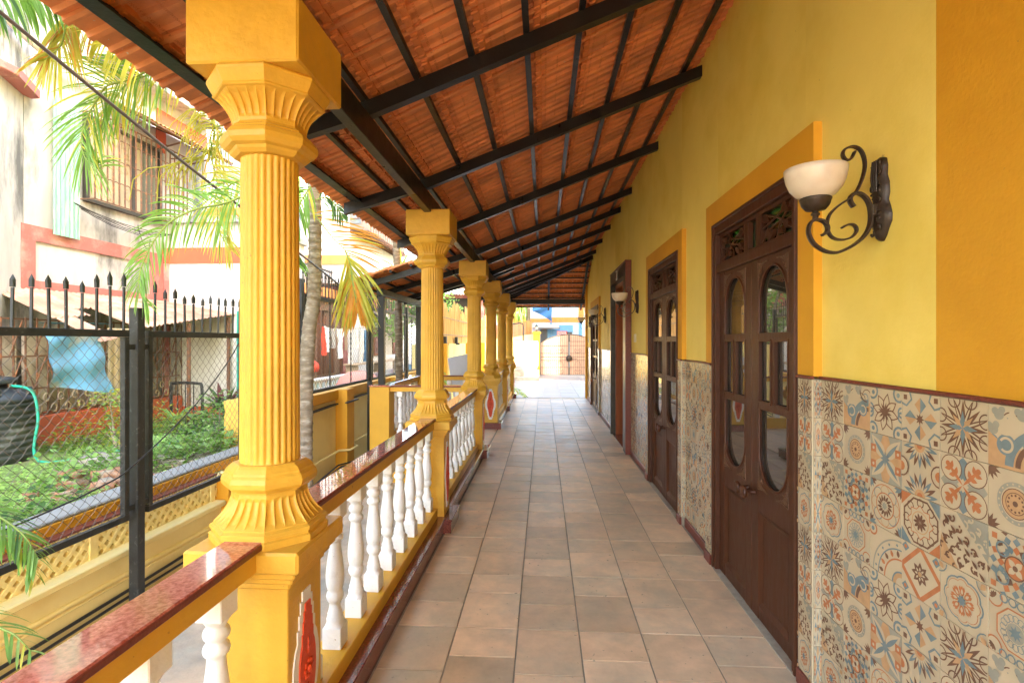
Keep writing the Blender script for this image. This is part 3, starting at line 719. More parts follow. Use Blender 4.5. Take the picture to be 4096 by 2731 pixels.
def make_door(y0, y1, label):
    W = y1-y0; fr = .055
    d = put('door', (MB().box(-.035, .10, 0, fr, 0, 2.17, 0, .004).box(-.035, .10, W-fr, W, 0, 2.17, 0, .004)
        .box(-.035, .10, fr, W-fr, 2.095, 2.17, 0, .004).box(-.030, .10, fr, W-fr, 1.853, 1.905, 0, .004)
        .box(-.045, -.030, .004, .022, 0, 2.165, 0, .004).box(-.045, -.030, W-.022, W-.004, 0, 2.165, 0, .004).box(-.045, -.030, .022, W-.022, 2.145, 2.165, 0, .004)).mesh('door', WOOD), house, (0, y0, .0), 0, label)
    obj('sill_strip', MB().box(-.045, .1, .0, W, -.01, .004), GROUT, d)
    lw = (W-2*fr)/2
    for k in range(2):
        me, rim, g_, cv = make_leaf(lw-.002, k)
        o = Vector((.012, fr+.001+k*lw, .004))
        for nm_, mb_, mt in (('door_leaf', me, WOOD), ('glazing_bead', rim, WOOD), ('glass_pane', g_, GLASS)):
            obj(nm_, mb_, mt, d, o)
        for c4 in cv: obj('carved_corner', c4, GOLD, d, o)
    kb = MB().lathe([(.012, 0), (.012, .012), (.008, .016), (.008, .045), (.030, .050), (.034, .056), (.034, .066), (.028, .070)], 16)
    kb.v = [(-z, y, x) for x, y, z in kb.v]
    km = kb.mesh('door_knob', WOOD)
    for s_ in (-1, 1): put('door_knob', km, d, (-.008, W/2+s_*.045, .645))
    # fanlight: green glass behind fretted wood
    f = MB().box(.02, .024, fr, W-fr, 1.90, 2.10); obj('fanlight_glass', f, GRNG, d)
    fw = MB(); a, b = fr, W-fr; t1 = a+(b-a)*.40; t2 = b-(b-a)*.40
    fw.box(-.006, .018, a, b, 1.905, 1.925).box(-.006, .018, a, b, 2.075, 2.095)
    for y in (a+.012, t1-.0, t2, b-.012): fw.box(-.006, .018, y-.014, y+.014, 1.925, 2.075)
    for y in (t1+.035, t2-.035): fw.box(-.006, .018, y-.018, y+.018, 1.925, 2.075)
    rs = random.Random(11)
    for ya, yb, fl in ((a+.02, t1-.014, 1), (t2+.014, b-.02, -1)):
        cy = (ya+yb)/2; hw = (yb-ya)/2
        def W_(u, v): return (.004, cy+fl*u*hw, 2.0+v*.075)
        stems = [[(-1, -1), (-.5, -.5), (-.1, .1), (.3, .5), (1, .9)], [(-1, .9), (-.6, .6), (-.2, .1), (0, -.4), (.1, -1)], [(-.1, .0), (.3, -.1), (.7, -.4), (1, -1)], [(-.3, 1), (-.1, .5), (.3, .3), (1, 0)], [(-1, 0), (-.6, -.1), (-.2, -.2)]]
        for st in stems: fw.tube([W_(u, v) for u, v in st], [.006]*len(st), 5)
        for u, v, an, ln in ((-.6, .3, .6, .5), (-.2, .6, 2.2, .4), (.25, -.35, -.9, .55), (.5, .3, .3, .5), (-.5, -.7, 1.2, .45), (.75, -.75, 1.9, .45), (.6, .75, -.4, .35), (-.85, .85, -.9, .3), (.0, -.75, 2.6, .3)):
            pts = []
            for i in range(7): t_ = i/6; pts.append((t_*ln, .17*math.sin(PI*t_)))
            for i in range(5, 0, -1): t_ = i/6; pts.append((t_*ln, -.10*math.sin(PI*t_)))
            c_, s_ = math.cos(an), math.sin(an)
            pl_ = [(cy+fl*(u+x*c_-y*s_)*hw, 2.0+(v+(x*s_+y*c_)*1.5)*.075) for x, y in pts]
            pl_ = [(max(ya, min(yb, p)), max(1.925, min(2.075, q))) for p, q in pl_]
            fw.prism(pl_, 0, -.004, .014)
    obj('fretwork', fw, WOOD, d)
    return d
make_door(*DOORS[0], 'nearest brown double door with arched glass panes')
make_door(*DOORS[1], 'second brown double door with arched glass panes')
make_door(*DOORS[2], 'farthest brown double door, seen almost edge on')

# ---- wall lamps
UP = [(1.023, 2.054), (1.011, 2.03), (.995, 2.026), (.985, 2.043), (.991, 2.061), (1.016, 2.07), (1.039, 2.06), (1.052, 2.034), (1.055, 2.001), (1.045, 1.959), (1.03, 1.926), (1.011, 1.903), (.989, 1.889), (.961, 1.868), (.941, 1.843), (.935, 1.814), (.941, 1.786), (.957, 1.769), (.984, 1.764), (1.011, 1.771), (1.027, 1.789), (1.027, 1.804), (1.016, 1.814), (.998, 1.813), (.983, 1.804)]
LO = [(1.02, 1.872), (1.009, 1.889), (1.011, 1.908), (1.03, 1.917), (1.052, 1.907), (1.068, 1.883), (1.074, 1.845), (1.07, 1.808), (1.052, 1.775), (1.02, 1.747), (.984, 1.729), (.957, 1.722), (.925, 1.729), (.892, 1.753), (.876, 1.787), (.879, 1.815), (.892, 1.829), (.911, 1.831), (.929, 1.821), (.937, 1.805), (.934, 1.791), (.92, 1.781)]
def smooth_pts(p, n=3):
    out = []
    for i in range(len(p)-1):
        p0, p1, p2, p3 = p[max(i-1, 0)], p[i], p[i+1], p[min(i+2, len(p)-1)]
        for k in range(n):
            t = k/n
            out.append(tuple(.5*((2*p1[c])+(-p0[c]+p2[c])*t+(2*p0[c]-5*p1[c]+4*p2[c]-p3[c])*t*t+(-p0[c]+3*p1[c]-3*p2[c]+p3[c])*t**3) for c in range(len(p1))))
    out.append(tuple(p[-1])); return out
def strap(pts, hw, th):
    p = smooth_pts(pts); b = MB(); rings = []
    for i in range(len(p)):
        a_, c_ = p[max(i-1, 0)], p[min(i+1, len(p)-1)]
        t = Vector((c_[0]-a_[0], c_[1]-a_[1])).normalized(); n_ = (-t.y*th, t.x*th)
        x, z = p[i]; x -= XW; z -= 1.9
        rings.append([(x+n_[0], -hw, z+n_[1]), (x+n_[0]*1.6, 0, z+n_[1]*1.6), (x+n_[0], hw, z+n_[1]), (x-n_[0], hw, z-n_[1]), (x-n_[0], -hw, z-n_[1])])
    return b.loft(rings, smooth=False)
def make_lamp(label):
    t = thing('wall_lamp', label, 'wall lamp')
    sil = [(0, .135), (.02, .125), (.026, .10), (.024, .07), (.034, .045), (.036, .01), (.030, -.012), (.040, -.035), (.048, -.06), (.046, -.085), (.032, -.105), (.022, -.125), (.008, -.142)]
    poly = sil+[(-y, z) for y, z in sil[::-1][:-1]]
    b = MB(); n = len(poly)
    rings = [[(0, y, z) for y, z in poly], [(-.010, y*.97, z*.985) for y, z in poly], [(-.020, y*.72, z*.93) for y, z in poly], [(-.026, y*.3, z*.8) for y, z in poly]]
    b.loft(rings)
    rs = random.Random(2)
    for i in range(16):
        z = .11-.225*i/15; s_ = 1 if i % 2 else -1; y = s_*.016
        aa = [q*.8+i for q in range(6)]
        b.tube([(-.024, y+.010*math.cos(v)*(1-q*.1), z+.012*math.sin(v)*(1-q*.1)) for q, v in enumerate(aa)], .004, 5)
    for y in (-.009, 0, .009): b.tube([(-.027, y, .12), (-.030, y*1.4, .07), (-.027, y, .02)], .004, 5)
    b.box(-.040, -.015, -.013, .013, -.06, -.02, 0, .003)
    obj('wall_plate', b, IRON, t)
    obj('scroll_arm', strap(UP, .009, .0024), IRON, t); obj('scroll_arm', strap(LO, .011, .0034), IRON, t)
    cx_ = .898-XW; cup = MB()
    cup.lathe([(.009, -.070), (.009, -.055), (.014, -.054), (.014, -.048), (.009, -.045), (.010, -.040), (.030, -.037), (.042, -.022), (.046, -.008), (.049, -.002), (.047, .002), (.03, .002)], 24, (cx_, 0, 0))
    obj('lamp_cup', cup, IRON, t)
    sh = MB().lathe([(.040, .0), (.060, .012), (.078, .033), (.088, .058), (.093, .082), (.0945, .098), (.0915, .098), (.089, .080), (.083, .06), (.073, .035), (.055, .014), (.03, .006)], 32, (cx_, 0, 0), 0, False)
    obj('lamp_shade', sh, CREAM, t)
    return t
l0 = make_lamp('')
LB = ['largest wall lamp, with its cream bowl shade over the nearest door', 'wall lamp between the second door and the dark stone doorway', 'wall lamp just beyond the dark stone doorway', 'smallest and farthest wall lamp, near the end corner of the wall']
for i, y in enumerate((1.79, 6.24, 9.45, 12.5)):
    o = l0 if i == 0 else copy_tree(l0)
    o.location = (XW-.001, y, 1.9); tag(o, LB[i], 'wall lamp', 'wrought iron wall lamps with cream shades')

# ---- veranda roof -------------------------------------------------------------
roof = thing('veranda_roof', 'lean-to roof of orange clay tiles on black steel rafters, seen from below', 'roof', (0, 0, 0))
S1, S2 = .385, .29
def zr(x): return 2.535+(S1 if x > -.84 else S2)*(x+.84)          # rafter underside
def nrm(x): s_ = S1 if x > -.84 else S2; return Vector((-s_, 0, 1)).normalized()
RH = .078
obj('beam', MB().box(-.895, -.84, 1.52, 13.8, 2.40, 2.53, 0, .003), BLK, roof)
def rafter(y, xa, xb=1.11, w_=.05):
    b = MB(); pts = [xa]+([-.84] if xb > -.84 else [])+[xb]
    prof = []
    for x in pts: prof.append((x, zr(x)))
    for x in pts[::-1]: prof.append((x, zr(x)+RH))
    return obj('rafter', b.prism(prof, 1, y-w_/2, y+w_/2), BLK, roof)
RY = [-1.2, .05, 1.30, 2.54, 3.77, 5.17, 6.68, 7.63, 8.76, 9.95, 11.15]
for y in RY: rafter(y, -1.45 if not 6.6 < y < 9.2 else -2.45)
for y, xb in ((11.95, .9), (12.6, .26), (13.2, -.34)): rafter(y, -1.45, xb)
rafter(9.1, -2.45, -.5)
BX = [1.04, .78, .52, .26, 0, -.26, -.52, -.78, -1.04, -1.32]
BX = [.985, .72, .455, .19, -.076, -.342, -.607, -.873, -1.138, -1.385]
HIP = 12.95
def on(x, dz):            # point on the rafters' top plane, lifted by dz along the normal
    n_ = nrm(x); return Vector((x, 0, zr(x)+RH*1.0))+n_*dz
for x in BX:
    p = on(x, .014); ye = min(14.2, HIP-x) if x > -.8 else (13.9 if x > -1.2 else 14.1)
    obj('batten', MB().bar((p.x, -1.6, p.z), (p.x, ye, p.z), .030, .028, side=None), BLK, roof)
p = on(-1.365, .004); obj('eave_angle', MB().bar((p.x, -1.6, p.z), (p.x, 6.6, p.z), .012, .045).bar((p.x+.027, -1.6, p.z-.02), (p.x+.027, 6.6, p.z-.02), .042, .010), BLK, roof)
PX = [-1.66, -1.92, -2.18, -2.44]
for x in PX:
    p = on(x, .014); obj('batten', MB().bar((p.x, 6.52, p.z), (p.x, 9.3, p.z), .030, .028), BLK, roof)
obj('beam', MB().box(-2.19, -2.11, 6.80, 9.2, 2.05, 2.125, 0, .003), BLK, roof)
# one clay tile: underside relief; local x down-slope length, y across, z up
TW = .212
def tile_mb(L):
    b = MB()
    prof = [(-.1085, -.012), (-.098, -.018), (-.088, -.018), (-.080, .002), (-.020, .003), (-.014, -.013), (.006, -.014), (.014, .003), (.070, .003), (.078, -.010), (.092, -.004), (.1085, 0)]
    up_ = [(y, z+.014) for y, z in prof[::-1]]
    ring = lambda x, dz: [(x, y, z+dz) for y, z in prof+up_]
    b.loft([ring(-L/2-.026, .001), ring(L/2+.030, .021)], smooth=False)
    # nibs and the overlap rib near the batten
    if L > .2:
        b.box(-L/2+.018, -L/2+.050, -.094, .094, -.021, .012, 1)
        for y in (-.07, .0, .07): b.box(-L/2+.010, -L/2+.044, y-.009, y+.009, -.028, -.018, 1, .003)
    return b
TL = .2655
TME = tile_mb(TL).mesh('roof_tile', [TILEU, TILEM]); EME = tile_mb(.115).mesh('roof_tile', [TILEU, TILEM])
def frame_at(x, y, nudge=0):
    s_ = S1 if x > -.84 else S2
    ux = Vector((1, 0, s_)).normalized(); uy = Vector((0, 1, 0)); uz = ux.cross(uy)
    pp = on(x, .043+nudge)
    return Matrix(((ux.x, 0, uz.x, pp.x), (0, 1, 0, y), (ux.z, 0, uz.z, pp.z), (0, 0, 0, 1)))
# stamped writing
def text_mesh(s_, size):
    cu = bpy.data.curves.new('stamp', 'FONT'); cu.body = s_; cu.size = size; cu.align_x = 'CENTER'; cu.align_y = 'CENTER'; cu.resolution_u = 1
    o = bpy.data.objects.new('stamp', cu); C.objects.link(o); bpy.context.view_layer.update()
    me = bpy.data.meshes.new_from_object(o); bpy.data.objects.remove(o); me.name = 'stamp'; me.materials.clear(); me.materials.append(STAMP); return me
ST = [text_mesh('A.ALBUQUERQUE & SONS', .0165), text_mesh('SUN BRAND', .017), text_mesh('MANGALORE 1600', .015)]
tiles = []
rc = [BX[i]-.1325+.02 for i in range(len(BX))]+[1.135]
rc_main = [(x, False) for x in [1.14]+[b-.13 for b in BX[:-1]]]
for x in [-1.435]+[-1.385+.133+.2655*k_ for k_ in range(10)]:
    y = -1.6
    k = 0
    while y < 14.25:
        ok = (x > -.9 and x+y < HIP+.1) or (x <= -.9)
        if x == -1.435 and 6.5 < y < 9.2: ok = False
        if x <= -1.2 and y > 14: ok = False
        if ok: tiles.append((x, y+TW/2, abs(y-1.9)))
        y += TW; k += 1
for x in [-1.527, -1.787, -2.047, -2.307, -2.49]:
    y = 6.5
    while y < 9.35: tiles.append((x, y+TW/2, 50)); y += TW
vis = sorted(tiles, key=lambda t: (0 if t[1] > .7 else 1, t[1]))
joined = MB(); nt_ = 0
base = tile_mb(TL); base_e = tile_mb(.115)
for x, y, d_ in vis:
    nd = random.uniform(-.002, .003)
    M_ = frame_at(x, y, nd) @ Matrix.Rotation(random.uniform(-.012, .012), 4, 'Z')
    if nt_ < 298 and (y > .7 and y < 7.6):
        o = put('roof_tile', EME if x in (-1.435, -2.49) else TME, roof); o.matrix_local = M_; nt_ += 1
        if y < 3.6 and -1.4 < x < 1.0:
            for q, (dx, dy) in enumerate(((-.045, 0), (.025, .0), (.060, 0))):
                st = put('stamp', ST[(q+(1 if q else 0)) % 3] if q < 2 else ST[1], o)
                st.matrix_local = Matrix.Translation((dx-.01, .0, -.0125)) @ Matrix.Rotation(PI, 4, 'X') @ Matrix.Rotation(PI/2, 4, 'Z')
                if q == 2: bpy.data.objects.remove(st)
    else:
        bs_ = base_e if x in (-1.435, -2.49) else base
        o_ = len(joined.v); joined.v += [tuple(M_ @ Vector(p_)) for p_ in bs_.v]
        joined.f += [[i+o_ for i in f_] for f_ in bs_.f]; joined.m += bs_.m; joined.sm += bs_.sm
# the hipped end, falling towards the far side
def fe(x, y, nudge):
    s_ = S1; uy = Vector((1, 0, 0)); ux = Vector((0, -1, s_)).normalized(); uz = ux.cross(uy)
    z = zr(-(y-13.72)-.84)+RH if y < 13.72 else 2.535+RH-(y-13.72)*S1
    pp = Vector((x, y, z))+uz*(.043+nudge) if uz.z > 0 else Vector((x, y, z))-uz*(.043+nudge)
    uz = uz if uz.z > 0 else -uz
    return Matrix(((ux.x, uy.x, uz.x, pp.x), (ux.y, uy.y, uz.y, pp.y), (ux.z, uy.z, uz.z, pp.z), (0, 0, 0, 1)))
y = 11.9
hipb = []
while y < 14.5:
    x = -1.5
    while x < 3.2:
        if x+y > HIP-.12 and (x < 1.2 or y > 13.6):
            M_ = fe(x, y, random.uniform(-.002, .003))
            o_ = len(joined.v); joined.v += [tuple(M_ @ Vector(p_)) for p_ in base.v]
            joined.f += [[i+o_ for i in f_] for f_ in base.f]; joined.m += base.m; joined.sm += base.sm
        x += TW
    hipb.append(y); y += .262
kind(obj('roof_tile', joined, [TILEU, TILEM], roof), 'stuff')
ze = lambda y: 2.535+RH-(y-13.72)*S1
for y in hipb:
    yy = y+.13; z = ze(yy)+.014; obj('batten', MB().bar((HIP-yy-.1, yy, z), (1.1 if yy < 13.5 else 3, yy, z), .03, .028), BLK, roof)
obj('beam', MB().box(-.9, 3, 13.69, 13.75, 2.40, 2.53, 0, .003), BLK, roof)
obj('hip_rafter', MB().bar((1.10, 11.80, ze(11.80)-.045), (-.90, 13.76, ze(13.76)-.045), .05, .09), BLK, roof)
for x in (.14, 1.02): obj('rafter', MB().bar((x, HIP-x-.05, ze(HIP-x-.05)-.04), (x, 14.4, ze(14.4)-.04), .045, .075), BLK, roof)

# ================================================================== OUTDOORS
STAINW = mat('stained_white_wall', (.54, .54, .53), .75, .14, 4, .3, 40, col2=(.15, .155, .155), c2s=1.7, c2t=(.50, .66), stretch=(1, 1, .35))
MOULD = mat('mouldy_wall', (.50, .50, .49), .85, .15, 6, .5, 40, col2=(.16, .17, .17), c2s=2.6, c2t=(.47, .62), stretch=(1.6, 1.6, .5))
WW = mat('white_wall', (.66, .655, .63), .7, .05, 2, .2, 40, col2=(.46, .45, .42), c2s=.9, c2t=(.55, .8), stretch=(1, 1, .3))
PINK = mat('faded_red_paint', (.46, .16, .14), .7, .12, 3, .3, 40, col2=(.66, .36, .31), c2s=2, c2t=(.5, .7))
REDB = mat('red_paint', (.58, .13, .065), .7, .1, 3, .2, 40)
ORW = mat('orange_wall', (.60, .25, .08), .7, .08, 3, .2)
GRNS = mat('green_sheet', (.22, .50, .38), .5, .2, 8, .2, 30, col2=(.55, .66, .58), c2s=6, c2t=(.5, .65), stretch=(1, 6, .4))
RUST = mat('rusty_sheet', (.42, .23, .16), .7, .15, 5, .3, 40, col2=(.55, .36, .27), c2s=2.5, c2t=(.42, .65))
RUSTB = mat('rusty_bar', (.16, .085, .055), .75, .3, 25, .4, 80, col2=(.30, .12, .05), c2s=16, c2t=(.5, .65))
AWN = mat('awning_sheet', (.50, .26, .10), .6, .3, 9, .2, 30, col2=(.20, .10, .05), c2s=6, c2t=(.5, .62))
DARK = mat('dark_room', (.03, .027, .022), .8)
CURT = mat('curtain', (.50, .44, .32), .8, .1, 6, .1, 30, col2=(.35, .25, .14), c2s=7, c2t=(.55, .65))
WGL = mat('window_glass', (.10, .11, .10), .06, .1, 3, 0, spec=.8)
TARP = mat('blue_tarp', (.13, .36, .62), .5, .1, 4, .4, 12, col2=(.42, .37, .30), c2s=1.6, c2t=(.47, .58))
TARPD = mat('blue_cloth', (.06, .20, .46), .7, .1, 4, .2, 12)
SACK = mat('beige_cloth', (.50, .40, .27), .85, .15, 6, .4, 25)
PLAST = mat('tank_plastic', (.035, .042, .046), .42, .15, 7, .1, 30, col2=(.22, .23, .23), c2s=3, c2t=(.55, .8))
HOSE = mat('green_hose', (.01, .36, .26), .4)
PVC = mat('white_pipe', (.78, .78, .76), .45, .04, 5, 0)
CONC = mat('concrete', (.36, .33, .28), .85, .14, 3, .5, 50, col2=(.25, .23, .19), c2s=1.6)
DRIVE = mat('driveway_concrete', (.52, .39, .27), .85, .2, 5, .8, 35, col2=(.36, .32, .25), c2s=1.4, c2t=(.42, .62))
SOIL = mat('soil', (.20, .14, .09), .95, .3, 6, .7, 20)
GRASSB = mat('grass_base', (.17, .26, .07), .95, .35, 4, .6, 20, col2=(.22, .17, .10), c2s=1.2, c2t=(.52, .66))
LAT = mat('laterite', (.34, .17, .10), .95, .35, 12, 1, 18, col2=(.38, .33, .26), c2s=5, c2t=(.48, .6))
PALEY = mat('boundary_yellow', (.87, .72, .32), .7, .05, 2, .35, 30, col2=(.82, .65, .26), c2s=1.3)
COPE = mat('grey_coping', (.26, .27, .27), .85, .12, 6, .5, 30)
CABLE = mat('black_cable', (.02, .02, .022), .4)
CABL2 = mat('twisted_cable', (.10, .085, .10), .45, .2, 30, .4, 100)
BARK = mat('palm_bark', (.26, .215, .16), .85, .25, 9, .8, 40, col2=(.38, .35, .29), c2s=9, c2t=(.5, .65), stretch=(1, 1, 3))
BAMB = mat('bamboo', (.62, .36, .13), .5, .15, 12, .2, 40, rnd=.14, stretch=(1, 1, .2))
LG = leafmat('leaf_green', (.12, .25, .04), (.26, .50, .06))
LY = leafmat('leaf_yellow_green', (.42, .42, .05), (.75, .66, .10))
LO_ = leafmat('leaf_orange', (.62, .28, .035), (.75, .34, .05))
LD = leafmat('leaf_dark', (.04, .11, .025), (.09, .2, .03))
LB_ = leafmat('leaf_bright', (.24, .44, .12), (.45, .62, .16))
LP = leafmat('leaf_purple', (.16, .06, .07), (.28, .09, .09))
PSTEM = mat('palm_stem', (.22, .30, .06), .5, .2, 6, 0)
GATEM = mat('gate_sheet', (.60, .36, .24), .55, .1, 2, .1)
BLUEW = mat('blue_wall', (.16, .36, .62), .7, .05)
LBLUE = mat('pale_blue_wall', (.58, .70, .80), .7, .05)
GSHEET = mat('pale_green_sheet', (.48, .52, .44), .6, .08)
BRWN = mat('brown_joinery', (.17, .075, .04), .5, .15, 6, .2)
GREYW = mat('grey_wood', (.24, .17, .13), .7, .2, 6, .3, 30, stretch=(8, 8, .6))
DPINK = mat('pink_plastic', (.72, .27, .20), .5, .06)
SLABM = mat('white_laminate', (.62, .66, .70), .25, .05)
POTM = mat('terracotta', (.5, .18, .08), .8)

ground = kind(obj('ground', MB().box(-90, 90, -60, 140, -1.2, -.46), SOIL))
pv = MB().box(-3.0, 9, 13.5, 29.2, -.6, -.432)
pav = kind(obj('driveway', MB().box(-3.1, -.5, -5, 13.5, -.6, -.42).box(-.45, 9, 13.55, 30, -.6, -.432).box(-3.1, -.45, 13.5, 30, -.6, -.432), DRIVE))
pm = {}
n_ = 0
pj = MB()
me_ = MB().box(-.296, .296, -.296, .296, -.01, 0, 0, .002).mesh('paving_slab', PAVE)
for j in range(26):
    for i in range(-4, 14):
        x = .3+i*.6; y = 13.9+j*.6
        if x < -2.2 or x > 5.5: continue
        if n_ < 290: o = put('paving_slab', me_, pav, (x, y, -.421+random.uniform(-.0008, .0008))); n_ += 1
        else: pj.box(x-.296, x+.296, y-.296, y+.296, -.43, -.421)
if pj.v: kind(obj('paving_slab', pj, PAVE, pav), 'stuff')
LGR = leafmat('clover', (.30, .50, .13), (.50, .66, .18))
kind(obj('lawn', MB().box(-14, -3.24, -6, 14, -1.0, .12), GRASSB))
kind(obj('neighbour_yard', MB().box(-16, -3.24, 14.001, 40, -1.0, .10), CONC))

# ---- boundary wall with lattice, ledges, coping
bw = thing('boundary_wall', 'long yellow boundary wall with pierced lattice and ledges beyond the railing', 'wall', (-3.0, 0, 0))
l = lambda x: x+3.0
obj('wall_body', MB().box(l(-3.06), l(-2.93), -4, 4.62, -.6, -.052), PALEY, bw)
obj('ledge', MB().box(l(-3.07), l(-2.87), -4, 4.60, -.05, -.004, 0, .008), PALEY, bw)
rl = MB()
for z, r in ((-.20, .016), (-.235, .010)): rl.tube([(l(-2.925), -4, z), (l(-2.925), 4.6, z)], r, 8)
obj('roll_moulding', rl, PALEY, bw)
lt = MB(); zt, zb = .212, -.004
pch = .088
y = -4.0
while y < 4.55:
    for s_ in (1, -1):
        ya, yb = (y, y+.216) if s_ > 0 else (y+.216, y)
        a_, b_ = Vector((l(-3.0), ya, zb)), Vector((l(-3.0), yb, zt))
        t_ = (b_-a_).normalized(); off = .014
        lt.prism([(ya-.020, zb), (ya+.020, zb), (yb+.020, zt), (yb-.020, zt)], 0, l(-3.028)+(.002 if s_ > 0 else 0), l(-2.972)+(.002 if s_ > 0 else 0))
    y += pch
kind(obj('lattice', lt, PALEY, bw), 'stuff')
lp = MB()
for y in (-3.2, -1.9, -.6, .7, 2.0, 3.30, 4.55): lp.box(l(-3.035), l(-2.962), y-.03, y+.03, -.003, .211)
obj('lattice_pier', lp, PALEY, bw)
obj('granite_strip', MB().box(l(-3.04), l(-2.965), -4, 4.62, .213, .229, 0, .003), GRANE, bw)
obj('back_wall', MB().box(l(-3.20), l(-3.042), -4, 5.65, .214, .292), ORA, bw)
obj('grey_coping', MB().box(l(-3.26), l(-3.055), -4, 5.66, .293, .318, 0, .008), COPE, bw)
obj('pilaster', MB().box(l(-3.06), l(-2.86), 4.62, 4.86, -.6, .20, 0, .005), ORA, bw)
obj('low_wall', MB().box(l(-3.07), l(-2.93), 4.861, 5.75, -.6, .213), PALEY, bw)
obj('high_wall', MB().box(l(-3.12), l(-2.97), 5.751, 12.3, -.6, .60).box(l(-3.12), l(-2.97), 12.3, 29, -.6, .98), PALEY, bw)
obj('top_band', MB().box(l(-3.16), l(-2.93), 5.745, 12.3, .601, .74, 0, .006), ORA, bw)
pb = MB()
for y in (7.5, 10.1): pb.box(l(-3.1), l(-2.80), y-.14, y+.14, -.6, .742, 0, .005)
for y in (15.3, 20.2, 25): pb.box(l(-3.1), l(-2.80), y-.14, y+.14, -.6, 1.37, 0, .005)
obj('pilaster', pb, ORA, bw)
obj('far_wall', MB().box(l(-3.11), l(-2.98), 12.3, 29.1, .98, 1.36), PALEY, bw)
cb = MB()
def sag(p0, p1, n, s_, w_=.0, sd=0):
    rs = random.Random(sd)
    return [tuple(Vector(p0).lerp(Vector(p1), i/n)+Vector((rs.uniform(-w_, w_), 0, -s_*math.sin(PI*i/n)+rs.uniform(-w_, w_)))) for i in range(n+1)]
for i, (z, x) in enumerate(((-.295, -2.905), (-.345, -2.90), (-.33, -2.88))):
    pts = sag((x, -4, z-.05), (x, 4.7, z), 14, .02, .004, i)+sag((x+.08, 4.95, z+.02), (x+.05, 7.2, z+.0), 8, .06, .012, i+5)+sag((x+.2, 7.5, z+.0), (x+.15, 12.6, z+.18), 10, .05, .01, i+9)
    tag(obj('cable', MB().tube(pts, .011 if i == 0 else .008, 6), CABLE), ['thickest black cable running low along the yellow boundary wall', 'thinner black cable just below the thickest one on the boundary wall', 'middle thin black cable strung low along the boundary wall'][i], 'cable', 'black cables along the boundary wall')
tag(obj('pipe', MB().tube([(-2.9, 4.95, -.16), (-2.9, 7.3, -.12), (-2.76, 7.36, -.12), (-2.76, 7.66, -.12), (-2.9, 7.7, -.10), (-2.9, 12, -.06)], .016, 8), PALEY), 'thin yellow painted pipe along the high part of the boundary wall', 'pipe')
tag(obj('wall_rail', MB().bar((-2.93, 5.0, .50), (-2.93, 7.3, .545), .05, .02).bar((-2.79, 7.3, .56), (-2.79, 7.75, .565), .04, .02).bar((-2.93, 7.75, .56), (-2.93, 9.6, .575), .05, .02), FEN), 'flat dark metal rail fixed along the high part of the boundary wall', 'rail')

# ---- steel fence
fence = thing('fence', 'black steel chain-link fence with spear tops standing along the boundary wall', 'fence', (-2.78, 0, 0))
POSTS = [(-1.3, 1.66, 0), (1.06, 1.66, 0), (3.44, 1.66, 0), (5.87, 2.15, 1), (8.28, 2.12, 1), (10.53, 2.12, 1), (11.75, 2.12, 1)]
post_me = {}
for y, zt, hi in POSTS:
    if zt not in post_me: post_me[zt] = MB().box(-.033, .033, -.033, .033, -.45, zt, 0, .003).mesh('post', FEN)
    put('post', post_me[zt], fence, (0, y, 0))
def spike_me():
    b = MB().box(-.006, .006, -.006, .006, -.002, .30)
    b.add([(-.009, -.010, .305), (.009, -.010, .305), (.009, .010, .305), (-.009, .010, .305), (-.007, -.0135, .36), (.007, -.0135, .36), (.007, .0135, .36), (-.007, .0135, .36), (0, 0, .405)],
          [(3, 2, 1, 0), (0, 1, 5, 4), (1, 2, 6, 5), (2, 3, 7, 6), (3, 0, 4, 7), (4, 5, 8), (5, 6, 8), (6, 7, 8), (7, 4, 8)])
    return b.mesh('spike', FEN)
SPK = spike_me(); wires = MB()
